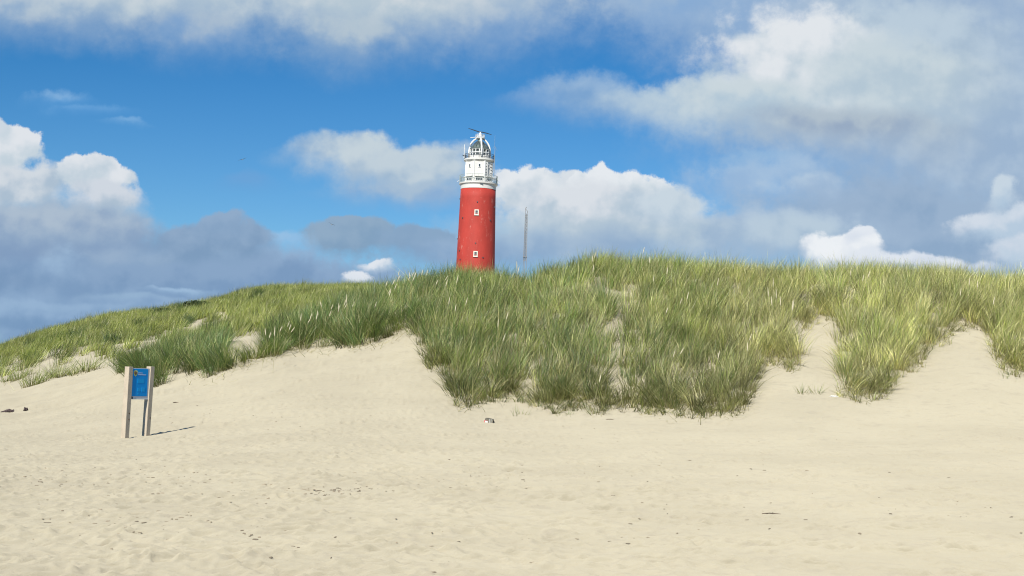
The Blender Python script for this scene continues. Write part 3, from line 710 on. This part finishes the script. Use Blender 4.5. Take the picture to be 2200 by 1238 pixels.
for k in range(8):
    M = face(k)
    bm = bmesh.new(); framed(bm, M, 0, hz(355.3), .18, .36, .05, .07); fr = link('small_window', bm, mwhc, LH)
    bm = bmesh.new(); box(bm, (0, .02, hz(355.3)), (.18, .04, .36), M); link('pane', bm, mglass, fr)
    bm = bmesh.new(); framed(bm, M, 0, hz(384.5), .80, .30, .06, .09)
    box(bm, (-.13, .045, hz(384.5)), (.035, .05, .3), M); box(bm, (.13, .045, hz(384.5)), (.035, .05, .3), M)
    fr = link('wide_window', bm, mwhc, LH)
    bm = bmesh.new(); box(bm, (0, .015, hz(384.5)), (.80, .03, .30), M); link('pane', bm, mglass, fr)
    bm = bmesh.new(); box(bm, (0, .13, hz(378.3)), (1.10, .26, .07), M); link('hood', bm, mwht, fr)
# pipes and cable clips on the face right of centre
M = face(1); bm = bmesh.new()
for x in (-.52, -.30, .30, .48):
    tube(bm, [M @ Vector((x, .10, hz(380))), M @ Vector((x, .10, hz(347)))], .035, 6)
link('pipe', bm, mwhc, LH)
bm = bmesh.new()
for x in (-.52, .30, .48):
    for rw in (350, 357, 363, 370, 375): box(bm, (x, .11, hz(rw)), (.10, .08, .06), M)
link('pipe_clips', bm, mdrk, LH)
# upper gallery
RF = 33
bm = bmesh.new(); lathe(bm, [(R8 * .95, hz(345)), (32.2 * K, hz(342.6)), (33.2 * K, hz(341.6)), (33.2 * K, hz(338.2)), (21 * K, hz(338.1))], 64); link('upper_gallery', bm, mwht, LH)
railing('upper_railing', 32.6 * K, hz(338.1), hz(328.3), 16, 0, (.3, .62, 1.), mdrk, .032)
RF = 20
# lantern: glazing with a white grid, lens inside
RL = 20.3 * K
bm = bmesh.new(); lathe(bm, [(RL + .08, hz(338.1)), (RL + .08, hz(334.6)), (RL - .15, hz(334.5))], 16); link('lantern_base', bm, mwht, LH)
bm = bmesh.new()
for k in range(16):
    a = 2 * math.pi * k / 16; x, y = RL * math.cos(a), RL * math.sin(a); tube(bm, [(x, y, hz(334.8)), (x, y, hz(318))], .06, 5)
for z, r in ((hz(334.2), .07), (hz(326.6), .06), (hz(318.6), .09)): tube(bm, [(RL * math.cos(2 * math.pi * k / 16), RL * math.sin(2 * math.pi * k / 16), z) for k in range(16)], r, 5, True)
lant = link('lantern_frame', bm, mwhc, LH)
mgl = bpy.data.materials.new('lantern_glass'); mgl.use_nodes = True; b_ = mgl.node_tree.nodes['Principled BSDF']
b_.inputs['Base Color'].default_value = (.35, .43, .44, 1); b_.inputs['Roughness'].default_value = .03; b_.inputs['Transmission Weight'].default_value = .8; b_.inputs['IOR'].default_value = 1.02; b_.inputs['Specular IOR Level'].default_value = .9
bm = bmesh.new(); lathe(bm, [(RL - .07, hz(334.6)), (RL - .07, hz(318.2))], 16, cap=False); link('lantern_glass', bm, mgl, LH)
bm = bmesh.new(); lathe(bm, [(.25, hz(338)), (.25, hz(331)), (.55, hz(330)), (.72, hz(327)), (.72, hz(323)), (.55, hz(320.5)), (.2, hz(319.5))], 16); link('lamp_lens', bm, mlamp, LH, True)
bm = bmesh.new(); lathe(bm, [(RL + .12, hz(318.4)), (RL + .12, hz(317.2)), (19.4 * K, hz(315.5)), (17.2 * K, hz(312)), (13.5 * K, hz(308.5)), (9.5 * K, hz(305.8)), (7 * K, hz(303)), (5.6 * K, hz(300)), (5 * K, hz(297.4))], 32)
RF = 8; roof = link('dome_roof', bm, mroof, LH)
bm = bmesh.new()
for k in range(16):
    a = 2 * math.pi * k / 16; tube(bm, [(r * K * math.cos(a), r * K * math.sin(a), hz(w)) for r, w in ((20.4, 317.1), (19.6, 315.3), (17.4, 311.8), (13.7, 308.3), (9.7, 305.6), (7.1, 302.9))], .025, 4)
link('roof_seam', bm, mdrk, roof)
# four white arched ribs carrying the top platform
for k in range(4):
    a = -math.pi / 2 + R(12) + k * math.pi / 2; pts = [(23.3, 338.1), (23.4, 330), (23.2, 324), (22.2, 317), (20.2, 311), (17.2, 305.8), (13.6, 301.6), (9.8, 298.6), (7.0, 297.2)]
    bm = bmesh.new(); tube(bm, [(r * K * math.cos(a), r * K * math.sin(a), hz(w)) for r, w in pts], .115, 8); link('arch_rib', bm, mwhc, LH, True)
bm = bmesh.new(); lathe(bm, [(6 * K, hz(298.6)), (8 * K, hz(297.2)), (10 * K, hz(296)), (10 * K, hz(294.2)), (2 * K, hz(294.1))], 24); link('top_platform', bm, mwhc, LH)
bm = bmesh.new()
for k in range(8):
    a = 2 * math.pi * k / 8 + .2; x, y = 9.4 * K * math.cos(a), 9.4 * K * math.sin(a); tube(bm, [(x, y, hz(294.2)), (x, y, hz(288.4))], .03, 4)
ring(bm, 9.4 * K, hz(288.4), .03, 24); ring(bm, 9.4 * K, hz(291.3), .02, 24); link('platform_railing', bm, mwhc, LH)
bm = bmesh.new(); lathe(bm, [(4.5 * K, hz(294)), (4.2 * K, hz(291)), (2.2 * K, hz(289.4)), (3.6 * K, hz(288.6)), (3.2 * K, hz(286.6)), (1.5 * K, hz(284.6)), (1.3 * K, hz(282.6))], 16); link('radar_pedestal', bm, mwhc, LH)
bm = bmesh.new(); tube(bm, [(-25.6 * K, -.6, hz(277.4)), (-15 * K, -.35, hz(279.6)), (-3 * K, 0, hz(282.2)), (3 * K, 0, hz(282.5)), (14 * K, .3, hz(283.6)), (24.4 * K, .6, hz(285.6))], [.035, .06, .07, .07, .06, .035], 8); link('radar_bar', bm, mdrk, LH)
def whip(pts, r, mt): bm = bmesh.new(); tube(bm, pts, r, 5); return link('antenna', bm, mt, LH)
RF = 0
whip([(-33 * K, -.4, hz(342)), (-33 * K, -.4, hz(313))], [.06, .035], mwhc)
whip([(-36 * K, -.5, hz(336)), (-33 * K, -.4, hz(337.5))], .07, mdrk)
whip([(33.2 * K, -.5, hz(377)), (33.2 * K, -.5, hz(316))], .035, mrail)
whip([(30.5 * K, -.6, hz(377)), (30.5 * K, -.6, hz(340))], .045, mrail)
whip([(32.2 * K, -.5, hz(316)), (32.2 * K, -.5, hz(292))], .014, mrail)
whip([(32.2 * K, -.5, hz(314)), (38.5 * K, -.5, hz(324))], .010, mrail)
whip([(32.2 * K, -.5, hz(314)), (28 * K, -.5, hz(321))], .010, mrail)
whip([(-9 * K, -.3, hz(296)), (-21 * K, -.4, hz(298)),], .04, mwhc)
whip([(41.5 * K, -.5, hz(392)), (45.5 * K, -.5, hz(395))], .03, mwhc)
whip([(-41.5 * K, -.5, hz(391)), (-46 * K, -.5, hz(393))], .03, mwhc)
# windows of the red tower
RF = 39
def twin(px, row, az_):
    r = (37.9 + (row - 403) / 167 * 3.7) * K; M = Matrix.Rotation(az_, 4, 'Z') @ Matrix.Translation((0, -r + .03, 0))
    bm = bmesh.new(); w, h, b = .28, .46, .12
    for c, s in (((-w / 2 - b / 2, 0, hz(row)), (b, .16, h + 2 * b)), ((w / 2 + b / 2, 0, hz(row)), (b, .16, h + 2 * b)), ((0, 0, hz(row) + h / 2 + b / 2), (w, .16, b)), ((0, 0, hz(row) - h / 2 - b / 2), (w, .16, b))): box(bm, c, s, M)
    box(bm, (0, -.10, hz(row) - h / 2 - b), (w + 2 * b + .06, .10, .05), M)
    f = link('window', bm, mtrim, LH); bm = bmesh.new(); box(bm, (0, .0, hz(row)), (w, .06, h), M); link('pane', bm, mglass, f)
    bm = bmesh.new(); box(bm, (0, -.035, hz(row)), (.025, .03, h), M); box(bm, (0, -.036, hz(row)), (w, .03, .025), M); link('glazing_bar', bm, mrail, f)
twin(0, 456.5, R(-1)); twin(0, 546, R(0.5))
RF = 38
for ox, row in ((0, 434), (-30, 468), (28.5, 471), (-.5, 523), (-34.5, 538), (-32, 558), (16, 553), (36, 441), (-39.3, 424), (-41, 511)):
    r = (37.9 + (row - 403) / 167 * 3.7); a = math.asin(max(-1, min(1, ox / r))); M = Matrix.Rotation(a, 4, 'Z') @ Matrix.Translation((0, -r * K, hz(row)))
    bm = bmesh.new(); box(bm, (0, -.02, 0), (.12, .14, .14), M); link('vent', bm, mdrk, LH)

# ------------------------------------------------------------------ lattice mast right of the lighthouse
mmast = mat('galvanised', (.40, .40, .39), .5, .5)
mmastd = mat('mast_dark', (.24, .23, .22), .6)
mp = pdir(1126.3, 600); MX, MY = mp.x * 165, 165.; K2 = 165 / F; MZ = EYE + mp.z * 165
MA = empty('lattice_mast', (MX, MY, MZ)); tag(MA, 'thin grey lattice mast standing behind the dune right of the lighthouse', 'mast')
def mz(row): return (600 - row) * K2
hw = 2.9 * K2
legs = [(-hw, -hw * .5), (hw, -hw * .5), (0, hw)]
tops = [449, 457, 457]
for i, (x, y) in enumerate(legs):
    bm = bmesh.new(); tube(bm, [(x * 1.25, y * 1.25, mz(640)), (x * 1.15, y, mz(570)), (x * .85, y * .85, mz(tops[i]))], [.035, .032, .026], 6); link('leg', bm, mmastd if i == 0 else mmast, MA)
bm = bmesh.new(); seg = 26
for i in range(seg):
    z0, z1 = mz(560) + (mz(458) - mz(560)) * i / seg, mz(560) + (mz(458) - mz(560)) * (i + 1) / seg; t = 1.12 - .27 * i / seg
    for a in range(3):
        p, q_ = legs[a], legs[(a + 1) % 3]
        if i % 2: p, q_ = q_, p
        tube(bm, [(p[0] * t, p[1] * t, z0), (q_[0] * t, q_[1] * t, z1)], .017, 4)
        tube(bm, [(p[0] * t, p[1] * t, z0), (q_[0] * t, q_[1] * t, z0)], .013, 4)
link('lattice', bm, mmast, MA)
bm = bmesh.new(); tube(bm, [(-hw * .85, 0, mz(449)), (-hw * .3, 0, mz(443.5))], .05, 6); tube(bm, [(-hw * .3, 0, mz(449)), (hw * .5, 0, mz(452)), (hw * .85, 0, mz(457))], .03, 5); link('head_bracket', bm, mmastd, MA)
bm = bmesh.new(); box(bm, (0, 0, mz(552)), (hw * 3.1, hw * 2.4, .07)); link('platform', bm, mmastd, MA)

# ------------------------------------------------------------------ information board
mwood = mat('bleached_wood', (.54, .455, .34), .75, var=.10, scale=6, bump=.3, bscale=30, streak=((.42, .30, .21), .68, .6))
mblue = mat('board_blue', (.002, .34, .85), .45, spec=.15)
mbluel = mat('board_blue_light', (.010, .40, .85), .45, spec=.15)
mbw = mat('board_white', (.72, .74, .75), .4)
mgold = mat('emblem_gold', (.80, .74, .20), .5); mgrn = mat('emblem_green', (.12, .20, .10), .5); mred2 = mat('emblem_red', (.30, .06, .05), .5)
A_ = hit(268, 943, 25, 40); Bp = None
ldir = Vector((.45, .893, 0)).normalized(); SPAN = .665
B_ = Vector((A_.x, A_.y, 0)) + ldir * SPAN
BO = empty('information_board', A_); tag(BO, 'blue information board held between two bleached wooden posts in the sand', 'sign')
th = math.atan2(ldir.y, ldir.x)
for i, (b0, hgt, tl) in enumerate(((Vector((0, 0, 0)), 1.62, R(.6)), (Vector((B_.x - A_.x, B_.y - A_.y, gz(B_.x, B_.y) - A_.z)), 1.62, R(1.5)))):
    zt = 1.555 if i == 0 else 1.575
    bm = bmesh.new(); hgt = zt - b0.z; box(bm, (0, 0, hgt / 2 - .15), (.13, .125, hgt + .3))
    bmesh.ops.bevel(bm, geom=[e for e in bm.edges], offset=.006, segments=1, affect='EDGES')
    p = link('post', bm, mwood, BO); p.location = b0; p.rotation_euler = (0, tl, th)
    for kz in ((.42, .55) if i == 0 else (.40,)):
        bm = bmesh.new(); tube(bm, [(.02, -.070, kz), (.02, -.0625, kz)][::-1], .016, 7); link('knot', bm, mat('knot', (.16, .10, .06), .8) if kz == .42 and i == 0 else bpy.data.materials['knot'], p)
MB = Matrix.Translation((ldir.x * .02 + .03, ldir.y * .02 - .015, 0)) @ Matrix.Rotation(th, 4, 'Z')        # x along the board, -y its front
x0, x1, zb, ztp = .055, SPAN - .035, .85, 1.53; cx = (x0 + x1) / 2; wB = x1 - x0
bm = bmesh.new(); box(bm, (cx, 0, (zb + ztp) / 2), (wB, .022, ztp - zb), MB); bd = link('board', bm, mbw, BO)
bx0, bx1, bz0, bz1 = x0 + .02, x1 - .075, zb + .07, ztp - .015
bm = bmesh.new(); box(bm, ((bx0 + bx1) / 2, -.0130, (bz0 + bz1) / 2), (bx1 - bx0, .004, bz1 - bz0), MB); link('blue_print', bm, mblue, bd)
wP = bx1 - bx0; hP = bz1 - bz0
def pr(u, v, w, h, mt, nm, y=-.0165): bm = bmesh.new(); box(bm, (bx0 + u * wP + w * wP / 2, y, bz1 - v * hP - h * hP / 2), (w * wP, .003, h * hP), MB); return link(nm, bm, mt, bd)
pr(.34, .36, .42, .16, mbluel, 'text_block'); pr(.34, .70, .22, .12, mbluel, 'text_block'); pr(.62, .68, .22, .15, mbluel, 'text_block'); pr(.38, .88, .07, .05, mbluel, 'text_block')
bm = bmesh.new(); u = .36
for w in (.055, .04, .05, .035, .055): box(bm, (bx0 + (u + w / 2) * wP, -.0165, bz1 - .150 * hP), (w * wP, .003, .022 * hP), MB); u += w + .008
u = .36
for w in (.05, .04, .045, .05, .03, .045, .05, .04, .05, .045): box(bm, (bx0 + (u + w / 2) * wP, -.0165, bz1 - .215 * hP), (w * wP, .003, .022 * hP), MB); u += w + .007
link('title_lettering', bm, mbw, bd)
def shield(s, y, mt, nm):
    bm = bmesh.new(); pts = [(-1, .9), (-.5, 1.1), (0, 1.2), (.5, 1.1), (1, .9), (1.02, 0), (.75, -.6), (0, -1.15), (-.75, -.6), (-1.02, 0)]
    vs = [[bm.verts.new(MB @ Vector((bx0 + .17 * wP + a * s, yy, bz1 - .17 * hP + b * s))) for a, b in pts] for yy in (y, y - .003)]
    bm.faces.new(vs[0]); bm.faces.new(vs[1][::-1])
    for i in range(10): bm.faces.new((vs[0][i], vs[0][(i + 1) % 10], vs[1][(i + 1) % 10], vs[1][i]))
    bmesh.ops.recalc_face_normals(bm, faces=bm.faces); return link(nm, bm, mt, bd)
shield(.058, -.0152, mgold, 'emblem'); shield(.036, -.0186, mgrn, 'emblem_field')
bm = bmesh.new(); tube(bm, [MB @ Vector((bx0 + .10 * wP, -.0235, bz1 - .13 * hP)), MB @ Vector((bx0 + .17 * wP, -.0235, bz1 - .17 * hP)), MB @ Vector((bx0 + .23 * wP, -.0235, bz1 - .185 * hP))], [.010, .014, .006], 5); link('emblem_figure', bm, mred2, bd)
bm = bmesh.new(); box(bm, (x0 + .035, -.014, zb + .035), (.05, .005, .05), MB); link('corner_mark', bm, mdrk, bd)

# ------------------------------------------------------------------ litter and bits on the sand
mcart = mat('carton_grey', (.17, .155, .115), .7, var=.35, scale=14, bump=.3, bscale=40)
mcr = mat('carton_red', (.62, .02, .03), .45); mcw = mat('carton_white', (.82, .80, .78), .5); mdk = mat('dark_void', (.02, .018, .016), .8)
P = hit(1050, 909, 25, 45); CA = empty('drinks_carton', P); CA.rotation_euler = (R(4), R(5), R(-8)); tag(CA, 'small crushed grey carton with a red and white end lying alone on the sand', 'carton')
s = P.y / F
def prism(bm, pts, y0, y1, tw=0.):
    vs = [[bm.verts.new((a * s, yy + tw * b * s, b * s)) for a, b in pts] for yy in (y0, y1)]
    n = len(pts); bm.faces.new(vs[0]); bm.faces.new(vs[1][::-1])
    for i in range(n): bm.faces.new((vs[0][i], vs[1][i], vs[1][(i + 1) % n], vs[0][(i + 1) % n]))
    bmesh.ops.recalc_face_normals(bm, faces=bm.faces)
bm = bmesh.new(); prism(bm, [(-8, 9), (-3, 9.6), (3, 9), (9, 8), (9.4, 3), (7, -2), (1, -3), (-8, -3)], -.05, .08, .1); link('body', bm, mcart, CA)
bm = bmesh.new(); prism(bm, [(9.05, 6), (11.4, 3.2), (9, -.5), (6.6, -3), (6, -3), (9.2, 3)], -.045, .07); link('open_end', bm, mdk, CA)
bm = bmesh.new(); prism(bm, [(-9.4, 4.6), (-9.2, -2), (-7, -4), (-1.5, -3.4), (-1.5, 4.2)], -.058, -.051); link('red_label', bm, mcr, CA)
bm = bmesh.new(); prism(bm, [(-8, 4.1), (-7.6, -1.4), (-1.6, -1.8), (-1.6, 3.8)], -.0635, -.0585); link('white_label', bm, mcw, CA)
bm = bmesh.new(); prism(bm, [(1.6, 8.9), (2.2, 9), (2.8, -2.6), (2.2, -2.8)], -.056, -.0505); prism(bm, [(5.2, 8.2), (5.8, 8.2), (5.4, -2.0), (4.8, -2.2)], -.056, -.0505); link('crease', bm, mbw, CA)

mwhit = mat('plastic', (.80, .80, .78), .4)
P = hit(1787, 853, 30, 45); bm = bmesh.new()
for i in range(3):
    a = i * 1.1; tube(bm, [(.05 * i - .05, 0, .0), (.05 * i, .03, .025), (.06 * i + .05, -.01, .005)], [.006, .014, .005], 5)
o = link('plastic_scrap', bm, mwhit); o.location = P; tag(o, 'white plastic scrap half buried by the foot of the big pale tuft', 'litter')

mtwig = mat('twig', (.13, .095, .065), .9, var=.3, scale=30); mweed = mat('seaweed', (.09, .065, .06), .7, var=.4, scale=20, bump=.5)
def weed(px, row, w, h, lab):
    P = hit(px, row, 25, 60); sc = P.y / F; bm = bmesh.new()
    for k in range(9):
        x = rs.uniform(-.5, .5) * w * sc; z = rs.uniform(.2, 1) * h * sc; dx = rs.normal(0, .35) * w * sc
        tube(bm, [(x - dx, rs.uniform(-.1, .1), -.01), (x, rs.uniform(-.08, .08), z), (x + dx * .6, rs.uniform(-.1, .1), z * .3)], [.015, .035, .010], 5)
    o = link('seaweed_clump', bm, mweed, smooth=True); o.location = P; tag(o, lab, 'seaweed', 'seaweed clumps on the upper beach')
weed(22, 886, 22, 5, 'larger dark seaweed clump on a sand mound at the left edge'); weed(55, 883, 5, 7, 'small dark seaweed scrap just right of the larger clump')
def twig(px, row, ln_, ang, r, lab):
    P = hit(px, row, 9, 60); sc = P.y / F; L_ = ln_ * sc; bm = bmesh.new()
    tube(bm, [(-L_ / 2, 0, .006), (-L_ * .1, .01, .014), (L_ / 2, -.01, .008)], [r * .7, r, r * .5], 5); tube(bm, [(0, 0, .012), (L_ * .2, L_ * .3, .02)], [r * .6, r * .3], 4)
    o = link('twig', bm, mtwig); o.location = P; o.rotation_euler.z = R(ang); tag(o, lab, 'twig', 'twigs lying on the sand')
for a in [(752, 1117, 8, -30, .008, 'dark twig on open sand below the middle left, nearest to it a faint hollow'), (2173, 1114, 10, -55, .006, 'thin slanting dark twig close to the right edge of the beach'),
          (2024, 1149, 7, -50, .006, 'short dark twig low on the smooth sand at the right'), (2129, 1094, 6, 10, .006, 'tiny dark twig up and left of the slanting one at the right edge'), (1657, 1106, 40, 6, .006, 'longest pale brown stick lying flat low right of centre'),
          (238, 1133, 14, 15, .010, 'brown twig with a fork in the trampled sand below the board'), (378, 866, 12, 10, .012, 'brown twig on the sand bank right of the board'), (1880, 833, 26, -4, .008, 'thin pale stick lying just right of the big pale tuft'),
          (1310, 902, 16, 4, .008, 'yellowish stick on the sand at the dune foot right of the carton'), (60, 1017, 20, 4, .010, 'dark row of driftwood bits on trampled sand at the left'), (965, 990, 7, -20, .010, 'single dark twig on the sand down left of the carton')]: twig(*a)
# countless shell and reed fragments: clustered along old tracks
C_ = []
for cx, cy, rx, ry, n in ((110, 1030, 110, 30, 60), (330, 1040, 120, 40, 120), (560, 1060, 90, 30, 60), (700, 1055, 100, 10, 90), (900, 1050, 110, 18, 70), (260, 1120, 250, 50, 80), (1050, 1040, 160, 40, 60), (500, 1150, 300, 60, 80), (900, 1180, 260, 50, 50), (2000, 1100, 250, 80, 30), (1650, 1060, 300, 90, 30), (1100, 1000, 900, 120, 90), (500, 900, 300, 40, 60), (1500, 1150, 400, 80, 30)):
    for _ in range(n): C_.append((rs.normal(cx, rx * .5), rs.normal(cy, ry * .5)))
V = []; Fq = []
for a_, b_ in C_:
    if b_ < 870 or b_ > 1250: continue
    P = hit(a_, b_, 9.6, 50); l, w, h = rs.uniform(.008, .035), rs.uniform(.004, .010), rs.uniform(.004, .010); t = rs.uniform(0, math.pi); ct, st_ = math.cos(t), math.sin(t)
    n0 = len(V)
    for zz, sc in ((0, 1), (h, .6)):
        for x, y in ((-l, -w), (l, -w), (l, w), (-l, w)): V.append((P.x + (x * ct - y * st_) * sc, P.y + (x * st_ + y * ct) * sc, P.z + .003 + zz))
    for f in ((4, 5, 6, 7), (0, 1, 5, 4), (1, 2, 6, 5), (2, 3, 7, 6), (3, 0, 4, 7)): Fq.append([n0 + i for i in f])
o = npmesh('beach_debris', np.array(V), [np.array(Fq)], mat('debris', (.26, .21, .145), .9, var=.6, scale=2)); tag(o, 'scattered dark shell and reed fragments strewn over the beach sand', 'debris', kind='stuff')

# ------------------------------------------------------------------ gulls
mgw = mat('gull_white', (.78, .78, .76), .7); mgg = mat('gull_grey', (.10, .12, .14), .7); mgb = mat('gull_beak', (.6, .35, .05), .5)
def gull(px, row, dist, span_px, rz, bank, flap, lab):
    dv = pdir(px, row); e = empty('gull', (dv.x * dist, dist, EYE + dv.z * dist)); tag(e, lab, 'bird', 'gulls in the sky')
    sp_ = span_px * dist / F; b = sp_ * .36
    bm = bmesh.new(); pr_ = [(-.55, .02, .0), (-.42, .03, .0), (-.2, .10, -.01), (.1, .14, -.01), (.32, .10, .02), (.42, .085, .04), (.52, .07, .05), (.57, .03, .045)]
    tube(bm, [(x * b, 0, z * b) for x, r, z in pr_], [r * b for x, r, z in pr_], 10)
    vs = [bm.verts.new((x * b, y * b, .01 * b)) for x, y in ((-.45, -.03), (-.78, -.14), (-.82, 0), (-.78, .14), (-.45, .03))]; bm.faces.new(vs)
    body = link('body', bm, mgw, e, True)
    bm = bmesh.new(); tube(bm, [(.56 * b, 0, .045 * b), (.68 * b, 0, .03 * b)], [.022 * b, .005 * b], 5); link('beak', bm, mgb, e)
    for sd_ in (-1, 1):
        bm = bmesh.new(); h2 = sp_ / 2; st = [(.04, .30, -.14, .0), (.35, .36, -.04, .55), (.6, .30, -.08, .62), (.85, .1, -.12, .45), (1., -.12, -.16, .30)]; top, bot = [], []
        for t, le, te, up in st:
            y = sd_ * t * h2; z = up * flap * h2; th_ = .045 * b * (1.2 - t)
            top.append((bm.verts.new((le * b, y, z + th_)), bm.verts.new((te * b, y, z + th_ * .3)))); bot.append((bm.verts.new((le * b, y, z - th_)), bm.verts.new((te * b, y, z - th_ * .3))))
        for i in range(4):
            bm.faces.new((top[i][0], top[i][1], top[i + 1][1], top[i + 1][0])); bm.faces.new((bot[i][0], bot[i + 1][0], bot[i + 1][1], bot[i][1]))
            bm.faces.new((top[i][0], top[i + 1][0], bot[i + 1][0], bot[i][0])); bm.faces.new((top[i][1], bot[i][1], bot[i + 1][1], top[i + 1][1]))
        bm.faces.new((top[4][0], top[4][1], bot[4][1], bot[4][0])); bmesh.ops.recalc_face_normals(bm, faces=bm.faces); link('wing', bm, mgg, e)
    e.rotation_euler = (bank, 0, rz)
gull(521, 343, 190, 19, R(100), R(-22), .22, 'upper gull gliding in clear blue sky, its wings nearly level')
gull(712, 483, 200, 16, R(80), R(24), .5, 'lower gull with raised tilted wings beside a dark grey cloud')
